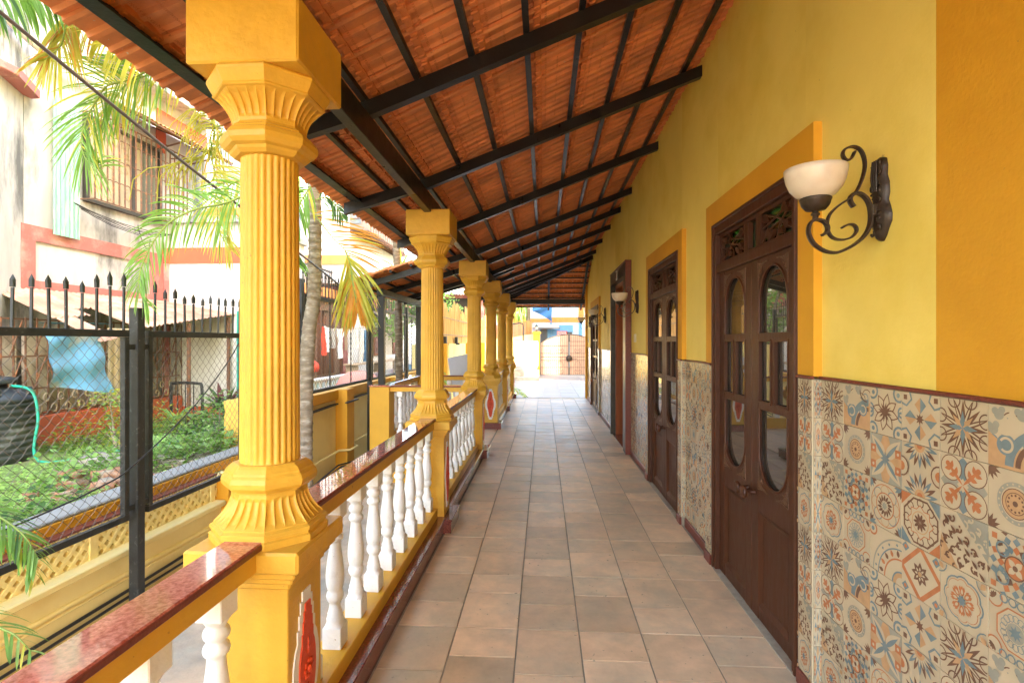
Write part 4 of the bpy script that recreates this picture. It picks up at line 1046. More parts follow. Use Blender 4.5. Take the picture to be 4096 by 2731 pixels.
for k in range(len(POSTS)-1):
    y0, y1 = POSTS[k][0], POSTS[k+1][0]; hi = POSTS[k][2] or (k == 3)
    zt, zb = (1.985, .80) if POSTS[k][2] else (1.505, .235)
    if k == 2: y1 = 5.87
    a, b = y0+.085, y1-.085
    f = MB()
    f.box(-.018, .018, a, b, zt-.045, zt, 0, .002); f.box(-.018, .018, a, b, zb, zb+.04, 0, .002)
    f.box(-.018, .018, a, a+.04, zb+.041, zt-.046, 0, .002); f.box(-.018, .018, b-.04, b, zb+.041, zt-.046, 0, .002)
    obj('panel_frame', f, FEN, fence)
    st = MB()
    for z in (zb+.06, zt-.13): st.box(-.014, .014, y0+.030, a+.002, z, z+.035).box(-.014, .014, b-.002, y1-.030, z, z+.035)
    obj('bracket', st, FEN, fence)
    nb = 2 if POSTS[k][2] else 1
    if k == 1: nb = 0
    for q in range(1, nb+1): obj('stay_bar', MB().box(-.006, .006, a+(b-a)*q/(nb+1)-.008, a+(b-a)*q/(nb+1)+.008, zb+.04, zt-.045), FEN, fence)
    y = y0+.06 if k else y0+.05
    rs = random.Random(k)
    while y < y1-.02:
        o = put('spike', SPK, fence, (0, y, zt+rs.uniform(-.0, .0))); o.scale = (1, 1, (.74+.24*math.exp(-((y-3.4)/.28)**2)+rs.uniform(-.05, .05))); o.rotation_euler = (rs.uniform(-.02, .02), rs.uniform(-.02, .02), rs.uniform(-.3, .3)); y += .105
    p = .074; z0, z1, ya, yb = zb+.02, zt-.02, a+.02, b-.02
    c_ = ya-(z1-z0)
    while c_ < yb:
        for s_ in (1, -1):
            # line y = c + (z-z0)  or mirrored
            lo, hi_ = max(0, ya-c_), min(z1-z0, yb-c_)
            if hi_-lo < .03: continue
            if s_ > 0: P0, P1 = (c_+lo, z0+lo), (c_+hi_, z0+hi_)
            else: P0, P1 = (ya+yb-(c_+lo), z0+lo), (ya+yb-(c_+hi_), z0+hi_)
            n = max(2, int((hi_-lo)/(p/2)))
            pts = [(.0018*s_*(1 if i % 2 else -1), P0[0]+(P1[0]-P0[0])*i/n+(.0035 if i % 2 else -.0035)*1, P0[1]+(P1[1]-P0[1])*i/n) for i in range(n+1)]
            wires.tube(pts, .0017, 3, 0, False, False)
        c_ += p
kind(obj('wire_mesh', wires, mat('wire', (.12, .105, .09), .5, .2, 20, 0, metal=.3), fence), 'stuff')

tag(obj('overhead_cable', MB().tube(sag((-2.3, 1.2, 3.05), (-2.3, 2.094, 2.826), 4, 0)+sag((-2.3, 2.11, 2.822), (-2.3, 3.859, 2.455), 12, .012)[1:]+[(-2.3, 6.0, 2.03), (-2.5, 8.3, 1.7)], .0095, 8), CABL2), 'thick twisted cable slanting down across the top left in front of the palms', 'cable')
tag(obj('slack_wire', MB().tube(smooth_pts([(-2.66, 1.6, .45), (-2.66, 2.476, .50), (-2.66, 3.0, .555), (-2.66, 3.275, .63), (-2.66, 3.866, .943), (-2.66, 4.3, 1.27), (-2.66, 4.587, 1.544), (-2.7, 4.9, 1.56)], 4), .005, 6), CABLE), 'slack thin wire drooping along the inside of the chain-link fence', 'wire')

# ---- palms -------------------------------------------------------------
def trunk_mb(pts, r0, r1, rings=34):
    p = smooth_pts(pts, 6); b = MB(); R = []
    L = [0]
    for i in range(1, len(p)): L.append(L[-1]+(Vector(p[i])-Vector(p[i-1])).length)
    tot = L[-1]; out = []; rad = []
    n = int(tot/.045)
    for k in range(n+1):
        s_ = tot*k/n; i = max(j for j in range(len(L)) if L[j] <= s_+1e-9); i = min(i, len(p)-2)
        t_ = (s_-L[i])/max(1e-6, L[i+1]-L[i]); q = Vector(p[i]).lerp(Vector(p[i+1]), t_)
        base = r0+(r1-r0)*(s_/tot)
        out += [q, q+Vector((0, 0, .004))] if k % 2 == 0 else [q]
        rad += [base*1.0, base*1.07] if k % 2 == 0 else [base*.985]
    b.tube(out, rad, 16); return b
def frond(parent, pts, leaf, mats, name='frond', n=34, stem=.009, droop=.5, lw=.018, seed=0, sides=(1, -1), spread=.9, hang=0, nrm=None):
    """pinnate palm leaf: rachis along pts, leaflets of length leaf on both sides"""
    rs = random.Random(seed); p = smooth_pts(pts, 6)
    st = MB().tube(p, [stem*(1-.75*i/len(p)) for i in range(len(p))], 5); b = MB()
    L = [0]
    for i in range(1, len(p)): L.append(L[-1]+(Vector(p[i])-Vector(p[i-1])).length)
    tot = L[-1]
    for k in range(n):
        u = .10+.90*k/(n-1); s_ = tot*u
        i = min(max(j for j in range(len(L)) if L[j] <= s_+1e-9), len(p)-2)
        q = Vector(p[i]).lerp(Vector(p[i+1]), (s_-L[i])/max(1e-6, L[i+1]-L[i])); t_ = (Vector(p[i+1])-Vector(p[i])).normalized()
        sd_ = t_.cross(Vector(nrm) if nrm else Vector((0, 0, 1)))
        if sd_.length < .25: sd_ = t_.cross(Vector((.6, -.8, 0)))
        sd_.normalize()
        for sgn in sides:
            ln = leaf*(.45+.55*math.sin(PI*min(1, .18+u*.80)))*rs.uniform(.85, 1.1)
            d = (sd_*sgn*spread*rs.uniform(.8, 1.1)+t_*(.55+.5*u)+Vector((rs.uniform(-.12, .12), rs.uniform(-.12, .12), rs.uniform(-.1, .1)-hang))).normalized()
            nn = d.cross(Vector(nrm) if nrm else Vector((0, 0, 1)))
            if nn.length < .1: nn = Vector((1, 0, 0))
            nn.normalize(); nn = (nn+Vector((rs.uniform(-.5, .5), rs.uniform(-.8, .8) if nrm else 0, rs.uniform(-.6, .6)*(0 if nrm else 1)))).normalized()
            mi = 0 if rs.random() < .7 else rs.randrange(len(mats)-1)
            vs = []; segs_ = 6; pos = q.copy(); dd = d.copy()
            for j in range(segs_+1):
                w_ = lw*(.35+.65*math.sin(PI*min(1, .15+.80*(j/segs_))))*(1 if j < segs_ else .08)
                vs += [pos+nn*w_, pos-nn*w_]
                pos = pos+dd*ln/segs_; dd = (dd+Vector((0, 0, -droop*.22))).normalized()
            b.add(vs, [(2*j, 2*j+1, 2*j+3, 2*j+2) for j in range(segs_)], mi)
    f = obj(name, b, mats[:-1], parent) if False else obj(name, b, mats, parent)
    obj('midrib', st, PSTEM, f)
    return f
palm1 = thing('palm_tree', 'slim ringed palm trunk just right of the nearest column, with yellow and orange fronds', 'palm tree', (0, 0, 0), 0, 'slim palms along the fence')
obj('trunk', trunk_mb([(-2.5, 5.40, -.44), (-2.5, 5.38, .236), (-2.5, 5.41, 1.075), (-2.5, 5.49, 1.605), (-2.5, 5.60, 1.964), (-2.5, 5.62, 2.817), (-2.52, 5.6, 3.5), (-2.55, 5.58, 4.6)], .078, .062), BARK, palm1)
palm2 = thing('palm_tree', 'slim ringed palm trunk between the two black posts of the side bay', 'palm tree', (0, 0, 0), 0, 'slim palms along the fence')
obj('trunk', trunk_mb([(-2.55, 9.25, -.44), (-2.55, 9.18, .83), (-2.55, 9.1, 2.2), (-2.55, 8.98, 3.1), (-2.6, 8.9, 4.6)], .068, .055), BARK, palm2)
palm3 = thing('palm_tree', 'palm out of frame at the left whose green fronds hang over the cable', 'palm tree', (0, 0, 0), 0, 'slim palms along the fence')
obj('trunk', trunk_mb([(-3.6, 1.2, -.2), (-3.6, 1.4, 2), (-3.5, 1.6, 4.2)], .08, .06), BARK, palm3)
MIXY = [LY, LO_, LG, LY]; MIXG = [LG, LY, LD, LG]; MIXO = [LO_, LY, LO_, LO_]
frond(palm1, [(-2.513, 5.5, 2.862), (-2.41, 5.5, 2.737), (-2.259, 5.5, 2.548), (-2.113, 5.5, 2.395), (-2.056, 5.5, 2.259)], 0.7, MIXO, n=22, seed=1, sides=(1,), spread=0.9, droop=0.3, lw=0.008, nrm=(0.25, 1, 0.2))
frond(palm1, [(-2.113, 5.5, 2.395), (-2.056, 5.5, 2.251), (-2.04, 5.5, 2.092), (-2.011, 5.5, 1.933), (-1.991, 5.5, 1.813)], 0.6, [LY, LO_, LO_, LY], n=44, seed=2, spread=0.75, droop=0.45, lw=0.01, hang=0.45, nrm=(0.25, 1, 0.2))
frond(palm1, [(-2.04, 5.5, 2.171), (-2.015, 5.5, 2.012), (-1.999, 5.5, 1.893), (-1.983, 5.5, 1.773)], 0.38, MIXO, n=34, seed=22, spread=0.5, droop=0.5, lw=0.011, hang=0.6, nrm=(0.25, 1, 0.2))
frond(palm3, [(-2.235, 3.2, 3.253), (-2.4, 3.2, 3.218), (-2.49, 3.2, 3.166), (-2.633, 3.2, 3.101), (-2.784, 3.2, 3.063), (-2.851, 3.2, 2.977), (-2.918, 3.2, 2.866), (-2.961, 3.2, 2.723), (-2.927, 3.2, 2.594), (-2.834, 3.2, 2.544)], 0.42, [LG, LY, LB_, LY], n=66, seed=3, spread=1.0, droop=0.55, lw=0.0058, nrm=(0.25, 1, 0.2))
frond(palm3, [(-2.237, 3.3, 3.234), (-2.407, 3.3, 3.19), (-2.578, 3.3, 3.179), (-2.715, 3.3, 3.134), (-2.801, 3.3, 3.054), (-2.853, 3.3, 2.957), (-2.888, 3.3, 2.825)], 0.34, [LY, LG, LY, LO_], n=44, seed=4, spread=0.9, droop=0.6, lw=0.0055, nrm=(0.25, 1, 0.2))
frond(palm3, [(-2.721, 2.9, 3.388), (-2.757, 2.9, 3.317), (-2.786, 2.9, 3.216), (-2.814, 2.9, 3.144), (-2.906, 2.9, 3.074)], 0.36, [LY, LO_, LO_, LY], n=34, seed=5, spread=0.9, droop=0.6, lw=0.007, hang=0.3, nrm=(0.25, 1, 0.2))
frond(palm3, [(-2.312, 3.0, 3.124), (-2.531, 3.0, 3.28), (-2.625, 3.0, 3.329), (-2.72, 3.0, 3.332), (-2.815, 3.0, 3.305)], 0.3, [LY, LO_, LY, LY], n=42, seed=6, spread=0.7, droop=0.8, lw=0.006, hang=0.8, nrm=(0.25, 1, 0.2))
frond(palm3, [(-3.259, 2.7, 3.391), (-3.053, 2.7, 3.396), (-2.879, 2.7, 3.376), (-2.734, 2.7, 3.349), (-2.62, 2.7, 3.311)], 0.36, [LG, LB_, LD, LG], n=30, seed=7, spread=0.35, droop=0.8, lw=0.01, hang=1.2, nrm=(0.25, 1, 0.2))
frond(palm1, [(-1.759, 3.35, 2.424), (-1.912, 3.35, 2.41), (-2.099, 3.35, 2.344), (-2.288, 3.35, 2.309), (-2.443, 3.35, 2.245), (-2.547, 3.35, 2.155), (-2.634, 3.35, 2.023), (-2.686, 3.35, 1.89), (-2.695, 3.35, 1.773), (-2.634, 3.35, 1.673)], 0.3, [LG, LB_, LG, LG], n=60, seed=8, spread=0.85, droop=0.7, lw=0.0058, nrm=(0.25, 1, 0.2))
frond(palm1, [(-2.248, 4.2, 3.254), (-2.439, 4.2, 3.218), (-2.61, 4.2, 3.222), (-2.739, 4.2, 3.184), (-2.75, 4.2, 3.018), (-2.718, 4.2, 2.831), (-2.653, 4.2, 2.622), (-2.567, 4.2, 2.476)], 0.34, MIXY, n=50, seed=9, spread=0.8, droop=0.8, lw=0.005, nrm=(0.25, 1, 0.2))
frond(palm1, [(-2.201, 4.0, 2.737), (-2.384, 4.0, 2.701), (-2.506, 4.0, 2.624), (-2.568, 4.0, 2.467), (-2.547, 4.0, 2.289), (-2.465, 4.0, 2.15)], 0.36, [LY, LB_, LG, LY], n=44, seed=10, spread=0.8, droop=0.8, lw=0.0055, nrm=(0.25, 1, 0.2))
frond(palm1, [(-2.211, 5.0, 3.005), (-2.324, 5.0, 2.86), (-2.424, 5.0, 2.666), (-2.499, 5.0, 2.422), (-2.399, 5.0, 2.177)], 0.36, MIXG, n=30, seed=11, spread=0.8, droop=0.8, lw=0.012, nrm=(0.25, 1, 0.2))
frond(palm1, [(-2.388, 5.4, 2.92), (-2.267, 5.4, 2.944), (-2.159, 5.4, 2.837), (-2.105, 5.4, 2.731)], 0.22, [LD, LG, LD, LG], n=14, seed=12, spread=0.8, droop=0.9, lw=0.01, nrm=(0.25, 1, 0.2))
low = thing('fan_palm', 'low feathery green palm fronds poking in at the lower left edge', 'palm', (0, 0, 0))
obj('stem', MB().tube([(-2.95, 1.6, -.44), (-2.9, 1.7, .2)], .03, 6), BARK, low)
frond(low, [(-2.965, 2.3, 0.683), (-2.713, 2.3, 0.664), (-2.551, 2.3, 0.621), (-2.452, 2.3, 0.564), (-2.391, 2.3, 0.508), (-2.342, 2.3, 0.428)], 0.22, [LG, LD, LB_, LG], n=30, seed=13, spread=0.8, droop=0.6, lw=0.006)
frond(low, [(-2.965, 2.3, 0.506), (-2.713, 2.3, 0.535), (-2.539, 2.3, 0.528), (-2.452, 2.3, 0.495), (-2.379, 2.3, 0.427), (-2.354, 2.3, 0.358)], 0.2, [LG, LD, LY, LG], n=28, seed=14, spread=0.8, droop=0.6, lw=0.006)
frond(low, [(-2.707, 2.1, 0.318), (-2.477, 2.1, 0.303), (-2.33, 2.1, 0.223), (-2.239, 2.1, 0.183), (-2.172, 2.1, 0.122)], 0.2, [LG, LB_, LY, LG], n=16, seed=15, spread=0.8, droop=0.6, lw=0.006)
ib = MB(); rr = random.Random(17)
for pts in [[(-2.503, 4.2, 3.095), (-2.621, 4.2, 3.108), (-2.739, 4.2, 3.018), (-2.868, 4.2, 2.948), (-3.02, 4.2, 2.92), (-3.193, 4.2, 2.881)], [(-2.621, 4.2, 3.108), (-2.696, 4.2, 3.183), (-2.782, 4.2, 3.33), (-2.847, 4.2, 3.373)]]:
    ps_ = smooth_pts(pts, 5); ib.tube(ps_, .008, 5)
    for k in range(30):
        p = Vector(ps_[rr.randrange(3, len(ps_))]); dx, dy = rr.uniform(-.25, .1), rr.uniform(-.1, .1)
        ib.tube([p, p+Vector((dx*.5, dy*.5, -.02)), p+Vector((dx, dy, -.12)), p+Vector((dx*1.15, dy, -.26*rr.uniform(.6, 1.2)))], .0045, 4)
obj('flower_stalk', ib, LY, palm1)

for pm_, c in ((palm1, (-2.55, 5.58, 4.6)), (palm2, (-2.6, 8.9, 4.6)), (palm3, (-3.5, 1.6, 4.2))):
    for i in range(9):
        a = i*2*PI/9+.3
        frond(pm_, [c, (c[0]+.5*math.cos(a), c[1]+.5*math.sin(a), c[2]+.45), (c[0]+1.1*math.cos(a), c[1]+1.1*math.sin(a), c[2]+.5), (c[0]+1.7*math.cos(a), c[1]+1.7*math.sin(a), c[2]+.15)], .55, MIXG, n=22, seed=i+50, droop=.5)

# ---- left neighbour building A --------------------------------------------------
def corr(b, p00, p10, p11, p01, n, amp, mi=0):
    """corrugated sheet: p00->p10 along the ridges, p00->p01 across"""
    p00, p10, p11, p01 = map(Vector, (p00, p10, p11, p01)); nrm_ = (p10-p00).cross(p01-p00).normalized(); A_, B_ = [], []
    for i in range(n*4+1):
        t_ = i/(n*4); o = nrm_*amp*math.sin(2*PI*t_*n); A_.append(p00.lerp(p01, t_)+o); B_.append(p10.lerp(p11, t_)+o)
    d = nrm_*.006; k = len(A_)
    vs = A_+B_+[q+d for q in A_]+[q+d for q in B_]; fs = []
    for i in range(k-1): fs += [(i, i+1, k+i+1, k+i), (2*k+i, 3*k+i, 3*k+i+1, 2*k+i+1), (i, 2*k+i, 2*k+i+1, i+1), (k+i, k+i+1, 3*k+i+1, 3*k+i)]
    fs += [(0, k, 3*k, 2*k), (k-1, 3*k-1, 4*k-1, 2*k-1)]
    return b.add(vs, fs, mi)
XA = -6.6
na = thing('old_house', 'old two-storey white house with mould stains and faded red bands at left', 'house', (XA, 0, 0))
q = lambda x: x-XA
obj('wall', MB().box(-6, 0, 6.30, 9.94, .1, 6.6), STAINW, na)
obj('corner_tower', MB().box(-5, .25, -2, 5.75, .1, 4.60).prism([(-4, 6.3), (-4, 5.75), (.25, 5.75), (0.001, 6.29)], 2, .1, 4.60), STAINW, na)
obj('tower_parapet', MB().box(-5, .30, -2, 5.78, 4.60, 7.4, 0, .01).prism([(-4, 6.33), (-4, 5.78), (.30, 5.78), (0.05, 6.33)], 2, 4.60, 7.4), MOULD, na)
obj('parapet_stripe', MB().box(.301, .306, 5.25, 5.6, 4.61, 7.3), PINK, na)
obj('parapet_ledge', MB().box(-5, .42, -2, 5.85, 4.56, 4.66, 0, .01).prism([(-4, 6.4), (-4, 5.85), (.42, 5.85), (.12, 6.4)], 2, 4.56, 4.66), PINK, na)
pp_ = MB().tube([(.40, 3, 5.15), (.40, 5.75, 5.15), (.15, 6.5, 5.13), (.10, 8.2, 5.22)], .045, 10)
obj('waste_pipe', pp_, PVC, na)
obj('waste_pipe', MB().tube([(.38, 3, 6.35), (.38, 5.6, 6.4), (.20, 6.6, 5.9), (.1, 6.7, 5.2)], .035, 8), PVC, na)
bd = MB()
bd.box(.002, .03, 6.24, 8.72, 2.735, 2.93).box(.002, .03, 6.24, 8.72, 1.95, 2.22).box(.002, .03, 6.24, 6.43, 2.22, 2.735).box(.002, .03, 8.44, 8.72, 2.22, 2.735)
obj('painted_band', bd, PINK, na)
obj('painted_band', MB().box(.002, .02, 8.58, 9.93, 5.15, 5.42).box(.002, .02, 8.58, 8.80, 4.7, 5.15), REDB, na)
obj('roof_slab', MB().box(-6, .35, 6.3, 10.3, 6.3, 6.6), MOULD, na)
obj('upper_ledge', MB().box(0, .30, 7.3, 10.0, 5.60, 5.72, 0, .01), MOULD, na)
gs = MB(); corr(gs, (.08, 6.62, 4.78), (.08, 6.62, 2.86), (.08, 7.02, 2.86), (.08, 7.02, 4.80), 6, .012); obj('green_sheet', gs, GRNS, na)
wf = MB(); y0, y1, z0, z1 = 7.15, 8.66, 3.50, 4.66
for a, b in ((y0, y0+.06), (8.0, 8.06), (y1-.06, y1)): wf.box(.002, .06, a, b, z0, z1)
wf.box(.002, .062, y0, y1, z0-.05, z0).box(.002, .062, y0, y1, z1, z1+.05)
wn = obj('window', wf, mat('window_frame', (.05, .045, .04), .5), na)
obj('pane', MB().box(.006, .02, 8.06, 8.60, z0, z1), WGL, wn)
cu = MB(); 
for k in range(24):
    y = 7.22+k*.0325; cu.box(.006, .028+.008*(k % 2), y, y+.033, z0, z1)
obj('curtain', cu, CURT, wn); obj('curtain', MB().box(.006, .03, 8.10, 8.2, z0, z1), CURT, wn)
cg = MB(); yc0, yc1, zc0, zc1, xo = 7.03, 8.95, 3.44, 4.72, .30
for k in range(19):
    y = yc0+(yc1-yc0)*k/18; cg.box(xo-.008, xo+.008, y-.008, y+.008, zc0, zc1-.05)
for k in range(3): x = .06+k*.09; cg.box(x-.005, x+.005, yc1-.005, yc1+.005, zc0, zc1-.05)
for z in (zc0, zc1-.05): cg.box(xo-.008, xo+.008, yc0, yc1, z-.008, z+.008).box(0, xo, yc1-.008, yc1+.008, z-.008, z+.008).box(0, xo, yc0-.008, yc0+.008, z-.008, z+.008)
for z in (zc0+.30, zc0+.62, zc0+.94):
    for k in range(18):
        ya = yc0+(yc1-yc0)*k/18; w_ = (yc1-yc0)/18
        cg.tube([(xo, ya+w_*(.5-.5*math.cos(PI*i/6)), z+.045*math.sin(PI*i/6)) for i in range(7)], .008, 4)
obj('window_grille', cg, RUSTB, na)
aw = MB(); corr(aw, (.02, 7.5, 5.08), (.62, 7.5, 4.82), (.62, 9.85, 4.86), (.02, 9.85, 5.10), 26, .012); obj('window_awning', aw, AWN, na)
ab = MB()
for y in (7.65, 8.5, 9.3): ab.bar((.01, y, 4.66), (.60, y, 4.80), .02, .02).bar((.01, y, 5.05), (.60, y, 4.80), .02, .02).bar((.3, y, 4.73), (.02, y+.3, 4.86), .012, .012)
ab.bar((.60, 7.5, 4.80), (.60, 9.8, 4.83), .02, .02); obj('awning_bracket', ab, RUSTB, na)
wr = MB()
for k in range(5): wr.tube(sag((.10+.03*k, 6.9, 3.35-.02*k), (.14, 9.1, 3.33+.02*k), 8, .10+.03*k, .01, k), .006, 5)
wr.tube(smooth_pts([(.15, 8.0, 3.28), (.2, 8.02, 3.05), (.2, 8.15, 2.92), (.2, 8.2, 3.1)], 3), .006, 5)
obj('wire_bundle', wr, CABLE, na)

# annex (white, facing us) and the wall further back
an = thing('annex', 'plain white annex with a red painted base behind the chain-link fence', 'building', (-6.6, 8.75, 0))
obj('wall', MB().box(0, 1.5, 0, 2.2, .1, 3.47), WW, an)
obj('painted_band', MB().box(.0, 1.5, -.02, -.001, 2.78, 3.05), REDB, an)
obj('painted_band', MB().box(.0, 1.5, -.03, -.001, .1, .31), REDB, an)
obj('corner_band', MB().box(.001, .12, -.018, -.001, .32, 2.77), PINK, an)
obj('green_pipe', MB().tube([(1.36, -.03, .3), (1.36, -.03, 1.95)], .014, 6), HOSE, an)
obj('roof_slab', MB().box(-.1, 1.55, -.1, 2.25, 3.47, 3.58), MOULD, an)
b2 = thing('rear_house', 'tall weathered white house rising behind the palms at left', 'house', (-9, 13, 0))
obj('wall', MB().box(-4, 1.7, 0, 2, .1, 8.5), STAINW, b2)
obj('painted_band', MB().box(-4, 1.71, -.02, -.001, 4.6, 4.85), ORW, b2)
for x in (-.6, .7):
    wd = obj('window', MB().box(x-.05, x+.75, -.05, -.001, 5.5, 6.8), BRWN, b2); obj('pane', MB().box(x, x+.7, -.06, -.052, 5.55, 6.75), WGL, wd)

# ---- the shack under the corrugated roof
sh_ = thing('lean_to', 'lean-to with a torn rusty corrugated roof against the old white house', 'shed', (0, 0, 0))
sr = MB()
def rz_(y): return 1.40+.19*(y-5.9)
corr(sr, (-6.56, 5.85, 2.06), (-5.75, 5.85, 1.70), (-5.75, 6.35, 1.76), (-6.56, 6.35, 2.10), 6, .013)
corr(sr, (-5.76, 5.88, 1.705), (-5.30, 6.0, 1.42), (-5.30, 6.25, 1.47), (-5.76, 6.12, 1.735), 3, .013)
corr(sr, (-6.56, 6.33, 2.10), (-5.95, 6.33, 1.84), (-5.95, 6.62, 1.87), (-6.56, 6.62, 2.10), 4, .013)
corr(sr, (-6.56, 6.60, 2.10), (-5.30, 6.60, 1.60), (-5.30, 8.75, 1.90), (-6.56, 8.75, 2.12), 26, .013)
corr(sr, (-6.3, 8.72, 2.02), (-5.30, 8.72, 1.88), (-5.0, 9.0, 1.93), (-6.3, 9.0, 2.06), 3, .013)
obj('corrugated_roof', sr, RUST, sh_)
obj('under_sheet', MB().box(-6.4, -5.75, 6.3, 6.7, 1.66, 1.67), mat('teal_sheet', (.03, .12, .15), .6), sh_)
obj('plinth', MB().box(-6.6, -6.22, 4.6, 8.72, .1, .50, 0, .01), REDB, sh_)
obj('back_panel', MB().box(-6.58, -6.52, 3.0, 6.3, .1, 1.95), MOULD, sh_)
fr = MB()
for k in range(30):
    y = 4.55+k*.145; fr.box(-6.27, -6.255, y-.008, y+.008, .50, 1.72)
for z in (.52, .85, 1.25, 1.70): fr.box(-6.28, -6.262, 4.5, 8.7, z-.01, z+.01)
obj('rusty_bars', fr, RUSTB, sh_)
dg = MB()
for k in range(14):
    y = 4.6+k*.30; dg.bar((-6.25, y, .86), (-6.25, y+.15, 1.24), .012, .012).bar((-6.25, y+.15, 1.24), (-6.25, y+.3, .86), .012, .012)
    dg.bar((-6.25, y, 1.26), (-6.25, y+.15, 1.68), .012, .012)
obj('truss_bars', dg, RUSTB, sh_)
sc_ = MB()
for k in range(13):
    y = 6.0+k*.20
    for s_ in (1, -1): sc_.tube([(-6.24, y+s_*(.05+.04*math.cos(a*.7)), .66+s_*.07+.05*math.sin(a*.7)) for a in range(9)], .010, 5)
obj('scrollwork', sc_, SACK, sh_)
OPM = mat('old_panel', (.55, .50, .42), .7, .2, 3, .2, 20, col2=(.25, .2, .15), c2s=2)
for y, w_ in ((4.9, .45), (5.5, .5), (6.1, .3), (7.1, .34)): obj('old_panel', MB().box(-6.42, -6.38, y, y+w_, .55, 1.6), OPM, sh_)
for y in (6.62, 7.6, 8.6): obj('prop', MB().box(-5.36, -5.32, y, y+.04, .1, 1.56+.14*(y-6.6)), RUSTB, sh_)
cp = MB(); cp.box(-6.0, -5.97, 7.0, 7.25, 1.0, 1.6)
tp = MB(); N1, N2 = 16, 14; vs = []
for i in range(N1+1):
    for j in range(N2+1):
        u, v = i/N1, j/N2
        TLp, TRp, BRp, BLp = Vector((-5.34, 5.33, 1.50)), Vector((-5.34, 6.03, 1.50)), Vector((-5.34, 6.25, .79)), Vector((-5.34, 5.40, .93))
        p = TLp.lerp(TRp, u).lerp(BLp.lerp(BRp, u), v); vs.append(p+Vector((.035*math.sin(u*9+v*3)+.02*math.sin(v*11+u*4), 0, .012*math.sin(u*7)*v)))
fs = [(i*(N2+1)+j, i*(N2+1)+j+1, (i+1)*(N2+1)+j+1, (i+1)*(N2+1)+j) for i in range(N1) for j in range(N2)]
k_ = len(vs); vs2 = vs+[p+Vector((-.006, 0, 0)) for p in vs]
tarp = tag(obj('tarpaulin', MB().add(vs2, fs+[tuple(a+k_ for a in f)[::-1] for f in fs], 0, True), TARP), 'sun-faded blue tarpaulin hanging from the edge of the rusty roof', 'tarpaulin')
ck = MB(); vs = []
for i in range(25):
    for j in range(2): vs.append((-5.45+.03*math.sin(i*1.3), 6.28+i*.020, .72+.88*j-.03*math.sin(i*.4)*(1-j)))
ck.add(vs, [(2*i, 2*i+2, 2*i+3, 2*i+1) for i in range(24)], 0, True)
ck.v += [(x-.01, y, z) for x, y, z in ck.v]; ck.f += [[i+50 for i in f] for f in ck.f]; ck.m *= 2; ck.sm *= 2
tag(obj('hanging_cloth', ck, SACK), 'beige creased cloth hanging under the lean-to beside the blue tarpaulin', 'cloth')
# water tank
tk = thing('water_tank', 'big black ribbed plastic water tank at the left edge behind the fence', 'water tank', (-6.02, 5.35, .10))
pr_ = [(.46, 0)]
for k in range(9): z = .06+k*.072; pr_ += [(.50, z), (.52, z+.02), (.52, z+.045), (.50, z+.062)]
pr_ += [(.515, .70), (.50, .74), (.42, .80), (.28, .845), (.2, .86), (.2, .89), (.05, .895), (.001, .896)]
pr_ = [(r_*.78, z*.96) for r_, z in pr_]
obj('tank_body', MB().lathe(pr_, 40), PLAST, tk)
for a in range(6):
    a_ = a*PI/3+.5; obj('lug', MB().box(.33*math.cos(a_)-.04, .33*math.cos(a_)+.04, .33*math.sin(a_)-.04, .33*math.sin(a_)+.04, .66, .83, 0, .015), PLAST, tk)
obj('lid', MB().lathe([(.22, .87), (.24, .88), (.24, .93), (.1, .95), (.001, .95)], 24), PLAST, tk)
tag(obj('hose', MB().tube(smooth_pts([(-5.75, 5.35, .95), (-5.55, 5.33, .93), (-5.48, 5.35, .84), (-5.44, 5.35, .6), (-5.43, 5.35, .14), (-5.0, 5.7, .16), (-4.7, 6.3, .15), (-4.5, 6.6, .2)], 5), .014, 8), HOSE), 'green garden hose hanging down beside the black water tank', 'hose')
# chair-like frame, yellow stub, cordyline, rubble, slab
tag(obj('pipe_hurdle', MB().tube(smooth_pts([(-5.6, 7.6, .12), (-5.6, 7.6, .72), (-5.55, 7.6, .80), (-5.2, 7.6, .80), (-5.12, 7.6, .72), (-5.12, 7.6, .12)], 4), .022, 8).tube([(-5.5, 7.6, .15), (-5.5, 7.6, .78)], .008, 5).tube([(-5.38, 7.6, .15), (-5.38, 7.6, .78)], .008, 5).tube([(-5.25, 7.6, .15), (-5.25, 7.6, .78)], .008, 5), FEN), 'grey bent-pipe frame standing in front of the white annex', 'frame')
rs = random.Random(4)
def rough(b, x0, x1, y0, y1, z0, z1, j, n=5):
    """rough-hewn block: subdivided box with jittered points"""
    import itertools
    idx = {}; vs = []
    def P(i, jx, k):
        if (i, jx, k) not in idx:
            idx[(i, jx, k)] = len(vs); vs.append((x0+(x1-x0)*i/n+rs.uniform(-j, j), y0+(y1-y0)*jx/n+rs.uniform(-j, j), z0+(z1-z0)*k/n+rs.uniform(-j, j)))
        return idx[(i, jx, k)]
    fs = []
    for a in range(n):
        for c in range(n):
            for e in (0, n):
                fs += [(P(e, a, c), P(e, a+1, c), P(e, a+1, c+1), P(e, a, c+1)), (P(a, e, c), P(a+1, e, c), P(a+1, e, c+1), P(a, e, c+1)), (P(a, c, e), P(a+1, c, e), P(a+1, c+1, e), P(a, c+1, e))]
    return b.add(vs, fs, 0, True)
tag(obj('wall_stub', rough(MB(), -3.64, -3.20, 5.78, 6.2, .1, .76, .012, 6), mat('rough_yellow', (.74, .46, .09), .8, .1, 4, .8, 14)), 'rough yellow rendered wall stub behind the fence beside the nearest column', 'wall')
tag(obj('concrete_slab', rough(MB(), -4.9, -3.35, 5.15, 5.5, .05, .215, .012), CONC), 'old concrete slab at the edge of the lawn behind the fence', 'slab')
